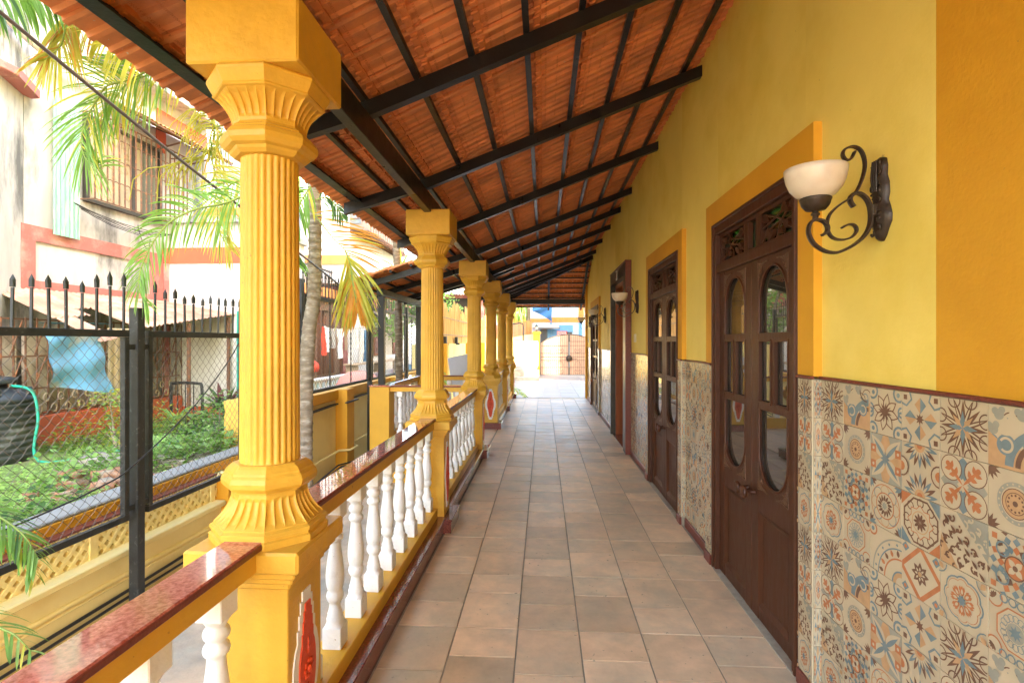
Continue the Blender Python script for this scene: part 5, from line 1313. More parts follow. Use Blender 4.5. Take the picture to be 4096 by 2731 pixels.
SLB = ['largest reddish laterite stone, leaning against the old concrete slab', 'reddish stone left of the largest one, among the creeper leaves', 'orange-faced stone nearest the coping in front of the largest stone', 'leftmost reddish stone at the corner of the concrete slab', 'small stone squeezed between the concrete slab and the coping', 'small stone in front of the rubble pile, towards the lawn', 'smallest stone lying right behind the grey coping', 'outlying pebble-sized stone at the left end of the rubble']
for i, (x, y, s_) in enumerate(((-3.9, 4.55, .13), (-4.1, 4.35, .09), (-3.75, 4.32, .10), (-4.35, 4.62, .10), (-3.6, 4.62, .08), (-3.95, 4.1, .07), (-3.55, 4.25, .06), (-4.25, 4.1, .05))):
    tag(obj('laterite_stone', rough(MB(), x-s_, x+s_, y-s_*.8, y+s_*.8, .08, .12+s_*1.1, s_*.16, 4), LAT), SLB[i], 'stone', 'laterite rubble by the concrete slab')
def blade(b, base, d, ln, w_, mi, droop=.3, seg=5):
    pos = Vector(base); d = Vector(d).normalized(); nn = d.cross(Vector((0, 0, 1)))
    nn = nn.normalized() if nn.length > .1 else Vector((1, 0, 0)); vs = []
    for j in range(seg+1):
        ww = w_*math.sin(PI*min(.97, .2+.78*j/seg)); vs += [pos+nn*ww, pos-nn*ww]; pos = pos+d*ln/seg; d = (d+Vector((0, 0, -droop/seg))).normalized()
    b.add(vs, [(2*j, 2*j+1, 2*j+3, 2*j+2) for j in range(seg)], mi)
def tuft(x, y, z, n, ln, w_, mats, seed, name, label, cat, up=.8, droop=.9, group=None):
    r = random.Random(seed); b = MB()
    for k in range(n):
        a = r.uniform(0, 2*PI); blade(b, (x+r.uniform(-.02, .02), y+r.uniform(-.02, .02), z+r.uniform(0, .1)*ln), (math.cos(a), math.sin(a), up*r.uniform(.5, 2)), ln*r.uniform(.6, 1.1), w_, r.randrange(len(mats)), droop)
    t_ = thing(name, label, cat, (0, 0, 0), 0, group); obj('leaves', b, mats, t_); obj('stem', MB().tube([(x, y, z-.1), (x, y, z+ln*.2)], .012, 6), PSTEM, t_); return t_
tuft(-4.40, 7.0, .45, 26, .42, .045, [LP, LP, LD], 1, 'cordyline', 'purple-leaved cordyline plant in front of the white annex', 'plant', 1.2, .5)
tuft(-4.62, 6.6, .16, 14, .30, .04, [LP, LD], 2, 'cordyline', 'small low purple-leaved plant in the middle of the weedy lawn', 'plant', .6, .8)
tuft(-5.25, 7.2, .2, 60, .45, .018, [LY, LB_], 3, 'spider_plant', 'pale striped grassy plant at the red base of the white annex', 'plant', 1, 1.2)
def bush(name, label, c, r, n, s_, mats, seed, group=None, cat='shrub'):
    rr = random.Random(seed); t_ = thing(name, label, cat, c, 0, group); b = MB()
    cl = [(rr.uniform(-1, 1)*r[0]*.65, rr.uniform(-1, 1)*r[1]*.65, rr.uniform(.15, 1)*r[2]) for _ in range(14)]
    for k in range(n):
        q_ = cl[rr.randrange(14)]; R = .42*min(r[0], r[1]); v = Vector((rr.gauss(0, 1), rr.gauss(0, 1), rr.gauss(0, 1))).normalized()*R*rr.random()**.4
        p = Vector(q_)+v; a = rr.uniform(0, 2*PI); d = Vector((math.cos(a), math.sin(a), rr.uniform(-.5, .6))).normalized()
        nn = d.cross(Vector((rr.uniform(-.6, .6), rr.uniform(-.6, .6), 1))).normalized(); L1 = s_*rr.uniform(.6, 1.3)
        b.add([p, p+d*L1*.5+nn*L1*.32, p+d*L1, p+d*L1*.5-nn*L1*.32], [(0, 1, 2, 3)], rr.randrange(len(mats)))
    obj('foliage', b, mats, t_)
    st = MB()
    for k in range(6): q_ = cl[k]; st.tube([(0, 0, -.05), (q_[0]*.5, q_[1]*.5, q_[2]*.5), q_], [.02, .012, .005], 5)
    obj('stems', st, BARK, t_); return t_
bush('weed_bush', 'leafy green creeper climbing over the edge by the rough yellow wall stub', (-4.1, 6.4, .1), (.55, .6, .55), 900, .075, [LB_, LG, LD], 1)
bush('weed_bush', 'low broad-leaved weeds spilling over the grey coping next to the second fence post', (-3.75, 5.35, .2), (.45, .5, .16), 500, .10, [LB_, LG], 2)
bush('weed_bush', 'feathery weed with yellow-green leaves in front of the blue tarpaulin', (-5.1, 6.0, .1), (.35, .4, .75), 700, .05, [LB_, LY], 3)
bush('weed_bush', 'rounded green weeds along the red plinth right of the water tank', (-5.5, 6.5, .1), (.6, .8, .35), 1000, .05, [LB_, LG, LY], 4)
bush('weed_bush', 'broad-leaved creeper between the lawn and the pile of laterite rubble', (-4.2, 4.6, .1), (.5, .5, .16), 600, .08, [LB_, LG], 5)
bush('weed_bush', 'dark leafy weeds over the coping above the lattice at the left edge', (-3.6, 3.5, .12), (.35, .5, .14), 500, .06, [LD, LG, LB_], 6)
# lawn cover
gl = MB(); rr = random.Random(12)
for k in range(32000):
    x = -3.34-rr.random()**1.1*3.2; y = rr.uniform(2.2, 9)
    if -4.8 < x < -3.4 and 5.15 < y < 5.5 and rr.random() < .6: continue
    if math.sin(x*3.1+y*1.7)+math.sin(y*2.3-x)*.8 < -1.0 and rr.random() < .8: continue
    if (x+5.9)**2+(y-5.42)**2 < .25: continue
    a = rr.uniform(0, 2*PI); s_ = rr.uniform(.018, .042); h = .12+rr.random()**2*.09
    d = Vector((math.cos(a), math.sin(a), rr.uniform(-.2, .7))).normalized(); nn = d.cross(Vector((rr.uniform(-.5, .5), rr.uniform(-.5, .5), 1))).normalized()
    p = Vector((x, y, h)); gl.add([p, p+d*s_*.6+nn*s_*.45, p+d*s_*1.3, p+d*s_*.6-nn*s_*.45], [(0, 1, 2, 3)], rr.randrange(3))
g_ = tag(obj('ground_cover', gl, [LB_, LGR, LGR]), 'low green weeds and clover covering the neighbouring lawn', 'ground cover'); kind(g_, 'stuff')
dl = MB()
for k in range(260):
    x, y = rr.uniform(-4.0, -3.3), rr.uniform(2.3, 5.2); a = rr.uniform(0, 6.3)
    blade(dl, (x, y, .14+rr.random()*.08), (math.cos(a), math.sin(a), rr.uniform(-.1, .15)), rr.uniform(.1, .35), .006, 0, .2, 3)
kind(tag(obj('dry_litter', dl, [mat('dry_leaf', (.34, .24, .14), .9, .3)]), 'dry fallen palm leaflets lying behind the coping', 'leaf litter'), 'stuff')

# ---- neighbour house B: brown doors, laundry, terrace
hb = thing('laundry_house', 'neighbouring house with brown doors, laundry outside and a railed terrace above', 'house', (-7, 0, 0))
obj('wall', MB().box(-4, 0, 15.2, 17.9, .1, 2.9), mat('brown_wall', (.30, .19, .13), .7), hb)
obj('wall', MB().box(-4, 0, 17.9, 26, .1, 2.9), WW, hb)
jo = MB()
for y in (15.4, 15.9, 16.9, 17.7): jo.box(.0, .10, y, y+.12, .4, 2.45)
jo.box(0, .12, 15.3, 17.9, 2.4, 2.6)
obj('door_frame', jo, BRWN, hb)
dd = MB().box(.02, .06, 16.25, 16.9, .4, 2.4)
for z in (.6, 1.2, 1.8): dd.box(.05, .08, 16.35, 16.8, z, z+.45)
obj('door', dd, BRWN, hb)
obj('painted_column', MB().box(0, .15, 17.75, 18.05, .1, 2.6), PINK, hb)
obj('terrace_band', MB().box(-4, .25, 13.8, 17.0, 2.82, 3.1), ORW, hb)
obj('terrace_band', MB().box(-4, .25, 17.0, 30, 2.78, 3.25), PINK, hb)
tr = MB()
for k in range(110):
    y = 14+k*.145; tr.box(.215, .235, y-.010, y+.010, 3.1, 3.72)
tr.box(.20, .25, 14, 30, 3.62, 3.66)
kind(obj('terrace_railing', tr, FEN, hb), 'stuff')
for y0 in (21.3, 24.0):
    wd = obj('window', MB().box(.001, .05, y0, y0+1.0, .85, 2.0), BRWN, hb); obj('pane', MB().box(.051, .055, y0+.1, y0+.9, .95, 1.9), WGL, wd)
cr = MB(); corr(cr, (.02, 20.6, 2.68), (.95, 20.6, 2.28), (.95, 25.5, 2.28), (.02, 25.5, 2.68), 34, .02); obj('lean_roof', cr, mat('asbestos', (.36, .33, .30), .85, .15, 4, .3), hb)
obj('upper_wall', MB().box(-5, -1.5, 17.5, 28, 2.9, 6.2), WW, hb)
# tall block with the boxed bay
tb = thing('tall_block', 'bright white block with an orange band and a boxed wooden bay', 'building', (-6.2, 16.5, 0))
obj('wall', MB().box(-1.6, 0, 0, 6, 3.3, 8.6), WW, tb)
obj('wall', MB().box(-1.6, -1.0, -.02, -.001, 3.2, 3.9), WW, tb)
obj('painted_band', MB().box(-1.6, 0.01, -.04, -.001, 3.90, 4.20), ORW, tb)
bay = MB().box(.001, .42, .0, 5.2, 5.02, 7.4)
bo = obj('bay_box', bay, GREYW, tb)
for k in range(16): obj('bay_panel', MB().box(.42, .44, .8+k*.27, 1.0+k*.27, 5.1, 6.6), GREYW, bo)
obj('bay_window', MB().box(.05, .38, -.02, -.001, 5.2, 6.4), WGL, bo)
for z in (5.35, 5.65, 5.95, 6.25): obj('window_bar', MB().box(.0, .42, -.05, -.03, z, z+.02), RUSTB, bo)
gr = MB()
for k in range(36): gr.box(.0, .62, .0+k*.15, .02+k*.15, 4.97, 4.99)
for k in range(6): gr.box(.0+k*.12, .02+k*.12, 0, 5.3, 4.96, 4.98)
obj('bay_grating', gr, RUSTB, tb)
obj('wall', MB().box(.0, .02, .0, 6, 3.3, 4.96), WW, tb)
# parapet, dome, laundry, bench
pw = thing('parapet_wall', 'low white parapet wall with pierced blocks in front of the laundry house', 'wall', (-5.6, 0, 0))
obj('wall', MB().box(-.08, .0, 12.2, 15.4, -.1, .44).box(-.08, 0, 15.4, 24, -.1, .40), WW, pw)
obj('coping', MB().box(-.14, .06, 12.2, 15.4, .44, .50, 0, .01), WW, pw)
for k in range(10): obj('block_post', MB().box(0.001, .04, 12.4+k*.3, 12.48+k*.3, -.1, .40), LBLUE, pw)
dm = MB().lathe([(.62, 0), (.62, .2), (.58, .42), (.46, .62), (.28, .74), (.001, .78)], 24)
tag(obj('pink_cover', dm, DPINK, None, (-4.75, 13.3, -.10)), 'rounded salmon pink cover standing behind the yellow wall below the laundry', 'cover')
def cloth(name, label, x, y, z, w_, h, m, seed, cat='laundry', shape=0):
    r = random.Random(seed); b = MB(); n1, n2 = 8, 8; vs = []
    for i in range(n1+1):
        for j in range(n2+1):
            u, v = i/n1, j/n2; ww = w_*(1-.10*v+(.25 if shape == 1 and v < .35 else 0))
            if shape == 2: ww = w_*(.9-.25*v)
            vs.append((x+.05*math.sin(u*8+seed)*v+.02*r.uniform(-1, 1), y+(u-.5)*ww, z-h*v-.04*math.sin(PI*u)*0+.02*math.sin(u*6+seed)))
    fs = [(i*(n2+1)+j, i*(n2+1)+j+1, (i+1)*(n2+1)+j+1, (i+1)*(n2+1)+j) for i in range(n1) for j in range(n2)]
    k_ = len(vs); b.add(vs+[(x_-.012, y_, z_) for x_, y_, z_ in vs], fs+[tuple(a+k_ for a in f)[::-1] for f in fs], 0, True)
    return tag(obj(name, b, m), label, cat, 'laundry on the line')
CW = mat('cloth_white', (.85, .84, .82), .8); CB = mat('cloth_blue', (.12, .30, .50), .8, .2, 8); CRD = mat('cloth_red', (.75, .09, .05), .8, .2, 8)
CG = mat('cloth_grey', (.42, .40, .38), .8, .3, 8); CPk = mat('cloth_pink', (.62, .06, .20), .8, .4, 8, col2=(.75, .6, .6), c2s=12); CBr = mat('cloth_brown', (.35, .24, .16), .8)
XL = -6.3
ln = [('laundry_cloth', 'red and white cloth, leftmost on the clothesline', 14.72, .22, .80, CRD, 0), ('laundry_shirt', 'white shirt hanging beside the red cloth on the line', 15.0, .34, .72, CW, 1),
      ('laundry_shirt', 'grey shirt third along the clothesline, hanging before the brown door', 15.42, .34, .58, CG, 1), ('laundry_shirt', 'wide white shirt in the middle of the clothesline', 16.0, .46, .92, CW, 1),
      ('laundry_cloth', 'small brown cloth between the wide white shirt and the white trousers', 16.5, .20, .7, CBr, 0), ('laundry_trousers', 'long white trousers hanging lowest on the line', 16.9, .30, 1.18, CW, 2),
      ('laundry_towel', 'white towel behind the orange tips of the hanging frond', 17.3, .34, .60, CW, 0), ('laundry_trousers', 'white trousers next to the blue jeans on the line', 17.75, .30, 1.22, CW, 2),
      ('laundry_trousers', 'blue jeans near the right end of the line', 18.3, .34, 1.1, CB, 2), ('laundry_shirt', 'white and blue shirt at the right end of the line', 18.7, .40, .55, CW, 1)]
for i, (nm_, lb, y, w_, h, m, s_) in enumerate(ln): cloth(nm_, lb, XL, y, 1.84+.02*math.sin(i*2), w_, h, m, i, 'laundry', s_)
tag(obj('clothesline', MB().tube(sag((XL, 14, 1.95), (XL, 19.5, 2.0), 12, .12), .008, 5), CABLE), 'clothesline strung in front of the brown doors', 'clothesline')
tag(obj('bag', MB().lathe([(.001, 0), (.16, .03), (.2, .14), (.16, .26), (.06, .34), (.02, .40), (.001, .41)], 12, (-6.5, 14.45, .55)), CRD), 'red and black bag hanging at the left end of the laundry, by the palm trunk', 'bag')
cloth('folded_cloth', 'pink patterned cloth laid over the low parapet below the clothesline', -5.45, 17.4, .48, .55, .42, CPk, 31, 'cloth')
cloth('folded_cloth', 'pink and white cloth over the parapet next to the black fence post', -5.45, 19.3, .48, .6, .40, CPk, 33, 'cloth')
cloth('folded_cloth', 'blue cloth laid over the low parapet right of the fence post', -5.45, 21.2, .50, .6, .40, CB, 32, 'cloth')
tb_ = thing('wooden_bench', 'pale wooden plank bench piled with white cloth below the laundry', 'bench', (-6.2, 18, 0))
obj('seat', MB().box(-.25, .25, -1.4, 4.2, .66, .70), mat('pale_wood', (.55, .42, .28), .7), tb_)
for y in (-1.3, 1.5, 4.0): obj('leg', MB().box(-.2, .2, y, y+.06, .1, .66), SACK, tb_)
tag(obj('cloth_pile', rough(MB(), -6.4, -6.0, 20.8, 22.0, .70, .86, .03), CW), 'pile of white cloth on the right end of the plank bench', 'cloth')
bush('garden_plant', 'small spiky green plant beside the salmon pink cover', (-4.9, 14.6, .05), (.3, .4, .35), 260, .12, [LG, LB_], 8)
# banana-like leaves above the side bay roof
bl = MB(); rr = random.Random(6)
for k in range(22): a = rr.uniform(-.4, PI+.4); blade(bl, (-3.45, 12.5, 3.05), (math.cos(a), rr.uniform(-.4, .4), rr.uniform(.2, 1.4)), rr.uniform(.5, .85), .06, rr.randrange(2), 1.0, 6)
t_ = thing('banana_plant', 'yellow-green drooping leaves rising above the side bay roof', 'plant', (0, 0, 0)); obj('leaves', bl, [LY, LB_], t_); obj('trunk', MB().tube([(-3.45, 12.5, -.4), (-3.45, 12.5, 3.1)], .06, 8), BARK, t_)

# ---- far left: slab, bamboo fence, plants
sl = MB().prism([(-.0, -.42), (.16, -.42+.02), (.10, 1.05), (-.02, 1.02)], 0, 0, .05)
tag(obj('leaning_slab', MB().add([(-2.02, 11, 1.08), (-1.35, 11.25, 1.22), (-1.42, 11.2, -.38), (-1.80, 11.0, -.38), (-2.02, 11.04, 1.08), (-1.35, 11.29, 1.22), (-1.42, 11.24, -.38), (-1.80, 11.04, -.38)],
    [(0, 1, 2, 3), (7, 6, 5, 4), (0, 4, 5, 1), (1, 5, 6, 2), (2, 6, 7, 3), (3, 7, 4, 0)]), SLABM), 'pale grey slab with a slanting top leaning up behind the side bay', 'slab')
bf = thing('bamboo_fence', 'ragged pale bamboo screen on top of the yellow boundary wall', 'fence', (-3.05, 0, 0))
bms = [MB().tube([(0, 0, 0), (.004, 0, .6), (0, .003, h)], r_, 6).mesh('bamboo_pole', BAMB) for h, r_ in ((1.1, .028), (1.22, .024), (1.33, .03), (1.18, .022))]
y = 13.2; k = 0
while y < 29 and k < 296:
    o = put('bamboo_pole', bms[rr.randrange(4)], bf, (rr.uniform(-.01, .01), y, 1.30)); o.scale = (1, 1, rr.uniform(.88, 1.12)*(.9 if math.sin(y*2) > .2 else 1.04)); o.rotation_euler = (rr.uniform(-.03, .03), rr.uniform(-.03, .03), rr.uniform(0, 6)); y += .0535; k += 1
obj('binding', MB().box(.03, .045, 13.2, 29, 1.62, 1.65).box(.03, .045, 13.2, 29, 2.15, 2.18), BARK, bf)
for i, y in enumerate((15.6, 17.6)): tag(obj('spotlight', MB().box(-.1, .0, -.08, .08, -.1, .12, 0, .01).box(-.06, .06, -.03, .03, -.14, -.08), CABLE, None, (-2.88, y, 1.46)), ('nearer' if i == 0 else 'farther')+' small black spotlight at the foot of the pale bamboo screen', 'spotlight', 'spotlights below the bamboo screen')
def palm_bush(name, label, c, n, ln, seed, mats):
    t_ = thing(name, label, 'palm', (0, 0, 0)); r = random.Random(seed)
    obj('stem', MB().tube([(c[0], c[1], c[2]-.1), (c[0], c[1], c[2]+.25)], .03, 6), BARK, t_)
    for k in range(n):
        a = k*2*PI/n+r.uniform(-.3, .3); e = r.uniform(.8, 1.5)
        frond(t_, [c, (c[0]+ln*.3*math.cos(a), c[1]+ln*.3*math.sin(a), c[2]+ln*.45*e), (c[0]+ln*.65*math.cos(a), c[1]+ln*.65*math.sin(a), c[2]+ln*.55*e), (c[0]+ln*math.cos(a), c[1]+ln*math.sin(a), c[2]+ln*.25)], ln*.35, mats, n=16, seed=seed+k, stem=.006, droop=.5, lw=.012)
palm_bush('potted_palm', 'bushy little palm growing between the fourth and fifth columns', (-1.75, 13.2, -.1), 9, 1.1, 70, MIXG)
palm_bush('potted_palm', 'small feathery palm at the foot of the last column, on the bright paving', (-1.0, 15.5, -.42), 9, .62, 90, [LB_, LY, LG, LB_])
palm_bush('garden_palm', 'palm in front of the boundary wall between the third and fourth columns', (-2.3, 14.6, -.3), 8, 1.2, 110, MIXG)

# ---- far end: gate wall, pillar, lantern, gate, board, blue house
gw = thing('gate_wall', 'yellow end wall beside the gate, topped by brown bamboo', 'wall', (0, 29.2, 0))
obj('wall', MB().prism([(-3, -.6), (-.60, -.6), (-.60, 1.84), (-1.1, 1.78), (-1.7, 1.66), (-3, 1.5)], 1, 0, .2), PALEY, gw)
t_ = thing('bamboo_screen', 'brown bamboo screen behind the gate lantern, rising towards the pillar', 'fence', (0, 29.45, 0))
BAMD = mat('dark_bamboo', (.34, .17, .055), .5, .2, 12, .2, 40, rnd=.2, stretch=(1, 1, .2))
bm2 = MB().tube([(0, 0, 0), (0, 0, 1)], .027, 6).mesh('bamboo_pole', BAMD)
x = -3.0
while x < -.6: o = put('bamboo_pole', bm2, t_, (x, 0, 1.5)); o.scale = (1, 1, .80+.38*(x+3)/2.4*.85+rr.uniform(-.03, .03)); x += .056
gp = thing('gate_pillar', 'square yellow gate pillar carrying a black lantern', 'pillar', (-.37, 29.15, 0))
obj('shaft', MB().box(-.19, .19, -.19, .19, -.5, 1.85, 0, .01), COLD, gp)
obj('pillar_cap', MB().box(-.24, .24, -.24, .24, 1.85, 1.93, 0, .01).box(-.21, .21, -.21, .21, 1.93, 1.99, 0, .01), COLD, gp)
gl_ = thing('lantern', 'black lantern with white panes on top of the yellow gate pillar', 'lantern', (-.37, 29.15, 1.99))
obj('base', MB().lathe([(.10, 0), (.10, .02), (.03, .04), (.03, .07), (.09, .08)], 8), CABLE, gl_)
obj('glass_body', MB().lathe([(.06, .08), (.10, .26)], 6), PLA, gl_)
fr = MB()
for k in range(6): a = k*PI/3; fr.bar((.062*math.cos(a), .062*math.sin(a), .08), (.104*math.cos(a), .104*math.sin(a), .26), .012, .012)
fr.lathe([(.13, .26), (.12, .275), (.05, .33), (.015, .36), (.02, .38), (.001, .40)], 6); obj('cap', fr, CABLE, gl_)
gt = thing('driveway_gate', 'double steel gate with an arched top, curved grillework and a round lock', 'gate', (0, 29, -.42))
def gtop(x): return 2.24-.62*((x-1.42)/1.6)**2*.75
for k, (xa, xb) in enumerate(((-.16, 1.405), (1.435, 3.0))):
    N = 14; poly = [(xb, .04), (xa, .04)]+[(xa+(xb-xa)*i/N, gtop(xa+(xb-xa)*i/N)-.02) for i in range(N+1)]
    lf = obj('gate_leaf', MB().prism(poly, 1, .02, .03), GATEM, gt)
    fr = MB().tube([(xa+(xb-xa)*i/N, 0, gtop(xa+(xb-xa)*i/N)) for i in range(N+1)], .028, 6)
    for x in (xa+.02, xb-.02): fr.box(x-.025, x+.025, -.025, .02, 0, gtop(x))
    for z in (.03, .43, .82, 1.0, 1.20, 1.62, 1.85): 
        if z < gtop(xa): fr.box(xa, xb, -.012, .012, z-.012, z+.012)
    for i in range(1, 14):
        x = xa+(xb-xa)*i/14; fr.box(x-.007, x+.007, -.010, .010, .03, gtop(x))
    for cx_ in (xa+.45, xa+1.1):
        for z0 in (.08, 1.22):
            for s_ in (1, -1): fr.tube(smooth_pts([(cx_, -.02, z0), (cx_+s_*.18, -.02, z0+.08), (cx_+s_*.14, -.02, z0+.22), (cx_+s_*.04, -.02, z0+.16), (cx_+s_*.10, -.02, z0+.12)], 3), .008, 4)
        fr.tube([(cx_+.16*math.cos(a*PI/8), -.02, .5+.28*math.sin(a*PI/8)) for a in range(9)], .008, 4)
    obj('grillework', fr, mat('gate_bars%d' % k, (.10, .075, .06), .5, .2, 10) if k == 0 else MATS['gate_bars0'], lf)
MATS['gate_bars0'].name = 'gate_bars'
ro = MB().lathe([(.001, 0), (.16, 0), (.17, .02), (.12, .05), (.06, .06), (.001, .07)], 16); ro.v = [(x, -z, y) for x, y, z in ro.v]
for k in range(8): a = k*PI/4; ro.tube([(.12*math.cos(a), -.05, .12*math.sin(a)), (.17*math.cos(a+.3), -.05, .17*math.sin(a+.3))], .02, 5)
obj('lock_rosette', ro, IRON, gt, (1.42, -.03, .92)); obj('bolt', MB().tube([(1.3, -.09, .92), (1.85, -.09, .90)], .014, 6), IRON, gt)
rb = thing('roller_board', 'big white board on a grey trough and concrete base left of the gate', 'board', (-.83, 26, -.42))
obj('panel', MB().box(-.57, .57, 0, .06, .62, 1.86, 0, .01), CW, rb)
obj('trough', MB().prism([(-.56, .62), (-.50, .46), (.50, .46), (.56, .62)], 1, -.10, .16), COPE, rb)
obj('base', MB().box(-.60, .62, -.15, .3, .12, .45, 0, .01).box(.2, .62, -.15, .3, 0, .12), CONC, rb)
mk = MB()
for k, (x, z, w_) in enumerate(((-.15, 1.36, .14), (-.12, 1.29, .16), (-.5, 1.22, .17), (-.35, 1.165, .48), (-.15, 1.10, .30), (0, 1.03, .22), (.05, .96, .14), (.12, .90, .10))): mk.box(x, x+w_, -.004, -.001, z, z+.010)
obj('printed_lines', mk, mat('faded_print', (.55, .50, .45), .8), rb)
tag(obj('planter_kerb', MB().box(-2.2, -.2, 24.9, 25.2, -.45, -.25, 0, .01), CONC), 'low concrete kerb on the paving below the white board', 'kerb')
tag(obj('drain_pipe', MB().tube([(-1.9, 29, 2.35), (-1.28, 29, 2.45), (-1.12, 29, 2.40), (-1.10, 29, 2.2), (-1.10, 29, 1.45)], .035, 8), CABLE), 'black bent pipe standing in front of the brown bamboo screen', 'pipe')
bh = thing('blue_house', 'white and blue house with orange bands across the road behind the gate', 'house', (0, 38, 0))
obj('wall', MB().box(.59, 2.55, 0, 3, -.4, 6), LBLUE, bh)
obj('wall', MB().box(-6, .59, .4, 3, -.4, 6), WW, bh)
obj('blue_corner', MB().box(2.551, 2.80, -.05, 3, -.4, 2.8), BLUEW, bh)
obj('white_band', MB().box(.59, 2.52, -.03, -.001, 3.17, 4.6), WW, bh)
obj('painted_band', MB().box(.59, 2.9, -.06, -.001, 2.80, 3.169).box(-3, .589, .33, .399, 2.82, 3.1).box(2.52, 2.9, -.06, -.001, 3.17, 6), mat('bright_orange', (.85, .26, .06), .7), bh)
obj('blue_wall', MB().box(-.25, .60, -.25, .39, -.4, 2.3).box(.61, 1.15, -.25, -.01, -.4, 2.3), BLUEW, bh)
wd = obj('window', MB().box(-.2, .30, -.30, -.251, 1.0, 2.3), mat('dark_window', (.08, .10, .12), .3), bh)
for x in (-.05, .12): obj('window_bar', MB().box(x, x+.025, -.33, -.31, 1.0, 2.3), RUSTB, wd)
obj('window_hood', MB().box(1.15, 2.12, -.5, -.01, 2.10, 2.60, 0, .02), BLUEW, bh)
wd = obj('window', MB().box(1.0, 2.05, -.03, -.031+.02, 1.4, 2.09), MATS['dark_window'], bh)
for k in range(12): obj('window_bar', MB().box(.98+k*.09, 1.0+k*.09, -.06, -.04, 1.4, 2.09), PVC, wd)
cr = MB(); corr(cr, (-.7, .38, 2.82), (-.75, -1.0, 2.42), (1.2, -1.0, 2.36), (.45, .38, 2.80), 26, .02); obj('porch_roof', cr, GSHEET, bh)
obj('porch_edge', MB().box(-.75, 1.2, -1.03, -1.01, 2.33, 2.40), GREYW, bh)
ns = thing('notice_board', 'small red notice board with white lettering above the gate', 'sign', (1.30, 36.5, 2.0))
obj('board', MB().box(-.36, .36, 0, .03, -.16, .16), mat('notice_red', (.50, .08, .06), .6), ns)
nl = MB()
rr2 = random.Random(9)
for r_ in range(4):
    x = -.31
    while x < .28: w_ = rr2.uniform(.03, .09); nl.box(x, min(.31, x+w_), -.004, -.001, .095-.07*r_, .125-.07*r_); x += w_+.025
kind(obj('lettering', nl, PVC, ns), 'stuff')
tc = MB(); vs = []
for i in range(13):
    for j in range(9):
        u, v = i/12, j/8; x = -.75+1.33*u; zt_ = 3.75-.0*u; zb_ = 3.50-.72*u**1.3
        vs.append((x+.02*math.sin(v*9), 36+.08*math.sin(u*9+v*5), zt_+(zb_-zt_)*v))
fs = [(i*9+j, i*9+j+1, (i+1)*9+j+1, (i+1)*9+j) for i in range(12) for j in range(8)]
tc.add(vs+[(a, b+.01, c) for a, b, c in vs], fs+[tuple(q_+117 for q_ in f)[::-1] for f in fs], 0, True)
tc.add([(.50, 36, 2.6), (.56, 36, 2.6), (.60, 36, 3.75), (.52, 36, 3.75), (.50, 36.02, 2.6), (.56, 36.02, 2.6), (.60, 36.02, 3.75), (.52, 36.02, 3.75)], [(0, 1, 2, 3), (7, 6, 5, 4), (0, 4, 5, 1), (1, 5, 6, 2), (3, 7, 4, 0)])
tag(obj('hanging_sheet', tc, TARPD), 'blue sheet slung high over the gate below the roof edge', 'cloth')
pt = thing('palm_tree', 'grey palm trunk beyond the gate beside the blue sheet', 'palm tree', (0, 0, 0)); obj('trunk', trunk_mb([(-.98, 33, -.4), (-.95, 33, 2), (-.93, 33, 6)], .15, .13), BARK, pt)
for i in range(10):
    a = i*2*PI/10
    frond(pt, [(-.93, 33, 6), (-.93+.9*math.cos(a), 33+.9*math.sin(a), 6.6), (-.93+1.9*math.cos(a), 33+1.9*math.sin(a), 6.2), (-.93+2.5*math.cos(a), 33+2.5*math.sin(a), 5.0)], 1.0, MIXG, n=18, seed=i+200, droop=.6, lw=.03)
hf = thing('drooping_tree', 'drooping light green foliage above the white board, behind the last column', 'tree', (0, 0, 0))
obj('trunk', MB().tube([(-2.6, 31, -.4), (-2.5, 31, 3), (-2.3, 31, 6)], [.16, .13, .08], 8), BARK, hf)
bb = MB(); rr = random.Random(21)
for k in range(700):
    a = rr.uniform(0, 2*PI); r_ = rr.random()**.5*1.25; z = 3.4+rr.random()*2.2-r_*.55
    blade(bb, (-2.2+r_*math.cos(a), 30.6+r_*math.sin(a)*.7, z), (rr.uniform(-.3, .3), rr.uniform(-.3, .3), -1), rr.uniform(.3, .7), .035, rr.randrange(3), .1, 3)
obj('crown', bb, [LB_, LY, LG], hf)
# trees behind the bamboo and behind everything
def tree(label, c, H_, R, n, s_, mats, seed):
    r = random.Random(seed); t_ = thing('tree', label, 'tree', c, 0, 'trees behind the houses')
    b = MB().tube([(0, 0, 0), (.1*R, 0, H_*.35), (0, .1*R, H_*.6)], [.09*R, .07*R, .04*R], 8); cl = []
    for k in range(11):
        a = r.uniform(0, 2*PI); q_ = Vector((R*.62*math.cos(a)*r.random()**.5, R*.62*math.sin(a)*r.random()**.5, H_*(.5+.45*r.random()))); cl.append((q_, R*r.uniform(.25, .45)))
        b.tube([(0, 0, H_*.4), tuple(q_*.6+Vector((0, 0, H_*.18))), tuple(q_)], [.04*R, .02*R, .01*R], 5)
    obj('trunk', b, BARK, t_); l_ = MB()
    for k in range(n):
        q_, rr_ = cl[r.randrange(11)]; v = Vector((r.gauss(0, 1), r.gauss(0, 1), r.gauss(0, .8))).normalized()*rr_*r.random()**.35; p = q_+v
        d = Vector((r.uniform(-1, 1), r.uniform(-1, 1), r.uniform(-.7, .5))).normalized(); nn = d.cross(Vector((r.uniform(-1, 1), r.uniform(-1, 1), 1))).normalized(); L1 = s_*r.uniform(.6, 1.3)
        l_.add([p, p+d*L1*.5+nn*L1*.3, p+d*L1, p+d*L1*.5-nn*L1*.3], [(0, 1, 2, 3)], r.randrange(len(mats)))
    obj('crown', l_, mats, t_)
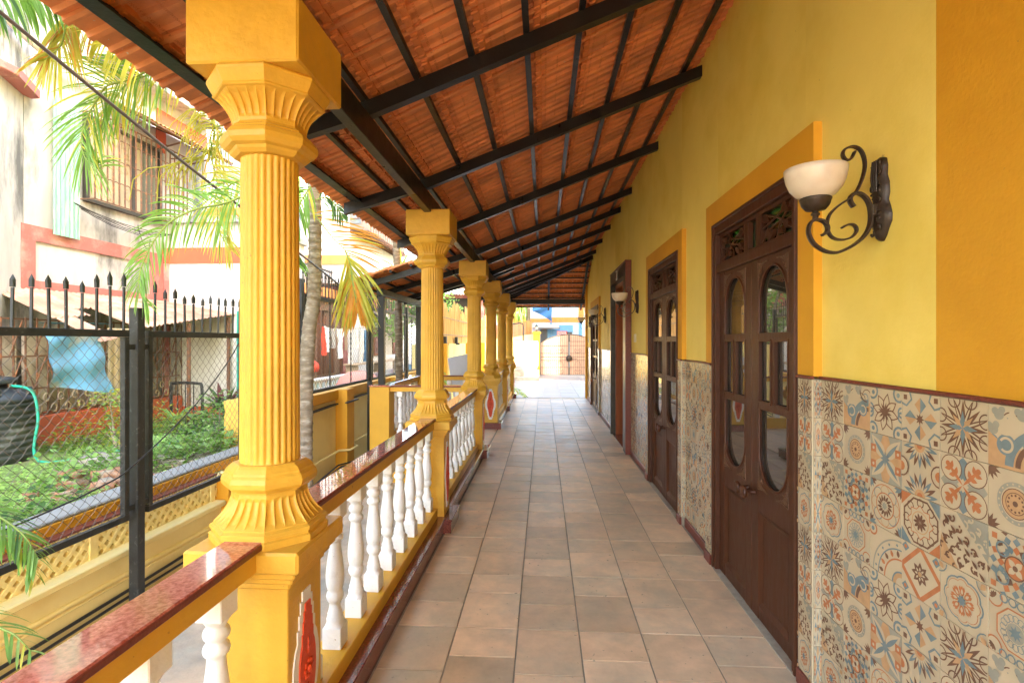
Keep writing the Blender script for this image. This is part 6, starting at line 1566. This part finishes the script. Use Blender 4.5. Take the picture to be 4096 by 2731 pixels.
tree('leafy green shrub-like tree showing above the bamboo between the second and third columns', (-5.0, 17.5, 0), 3.7, 1.5, 1600, .16, [LB_, LG, LB_], 1)
tree('green tree above the bamboo between the third and fourth columns', (-5.1, 24, 0), 3.9, 1.6, 1600, .18, [LB_, LG], 2)
tree('large green tree far behind the blue house', (4, 48, 0), 8, 4, 2500, .4, [LG, LB_], 3)
tree('tall green tree behind the old houses at left', (-16, 30, 0), 11, 5, 2500, .5, [LG, LB_], 4)
for (x0, x1, ya, yb, h, lb) in ((5, 6.2, 13.6, 20.3, 11, 'plain yellow unseen block added for shade right of the driveway, next to the house'), (5, 6.2, 22.0, 24.2, 11, 'plain yellow unseen block added for shade right of the driveway, nearer the gate'), (5, 6.2, 25.8, 37, 11, 'pale unseen block added for shade to the right of the gate')):  # unseen blocks added to shade the far end, gaps let sun strips through
    bk = thing('shading_block', lb, 'building', (x0, ya, 0)); obj('wall', MB().box(0, x1-x0, 0, yb-ya, -.5, h), PALEY, bk); obj('roof_slab', MB().box(-.3, x1-x0+.3, 0, yb-ya, h, h+.2), CONC, bk)
    for k in range(2):
        for z in (1, 4.5): wd = obj('window', MB().box(-.05, -.001, .8+k*1.6, 1.6+k*1.6, z, z+1.4), BRWN, bk)
rh = thing('far_house', 'reddish house with a pale green sheet roof beyond the bamboo screen', 'house', (-6, 26, 0))
obj('wall', MB().box(-1, 2.6, 4, 9, 0, 5.2), PINK, rh)
cr = MB(); corr(cr, (-1.2, 4.2, 4.5), (-1.2, 2.9, 4.05), (2.9, 2.9, 4.05), (2.9, 4.2, 4.5), 26, .03); obj('sheet_roof', cr, mat('green_roof', (.36, .52, .45), .6), rh)
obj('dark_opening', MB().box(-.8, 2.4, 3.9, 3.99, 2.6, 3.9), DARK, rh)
ut = thing('utility_pole', 'grey concrete pole behind the bamboo screen near the second column', 'pole', (-3.55, 16.9, 0)); obj('shaft', MB().tube([(0, 0, 0), (0, 0, 6)], [.13, .10], 10), CONC, ut)
bkg = thing('street_house', 'pale houses across the street closing the view to the left', 'building', (-14, 44, 0)); obj('wall', MB().box(-10, 6, 0, 6, 0, 8), WW, bkg)
for k in range(4): w_ = obj('window', MB().box(-8+k*3, -7+k*3, -.05, -.001, 4, 5.4), BRWN, bkg)
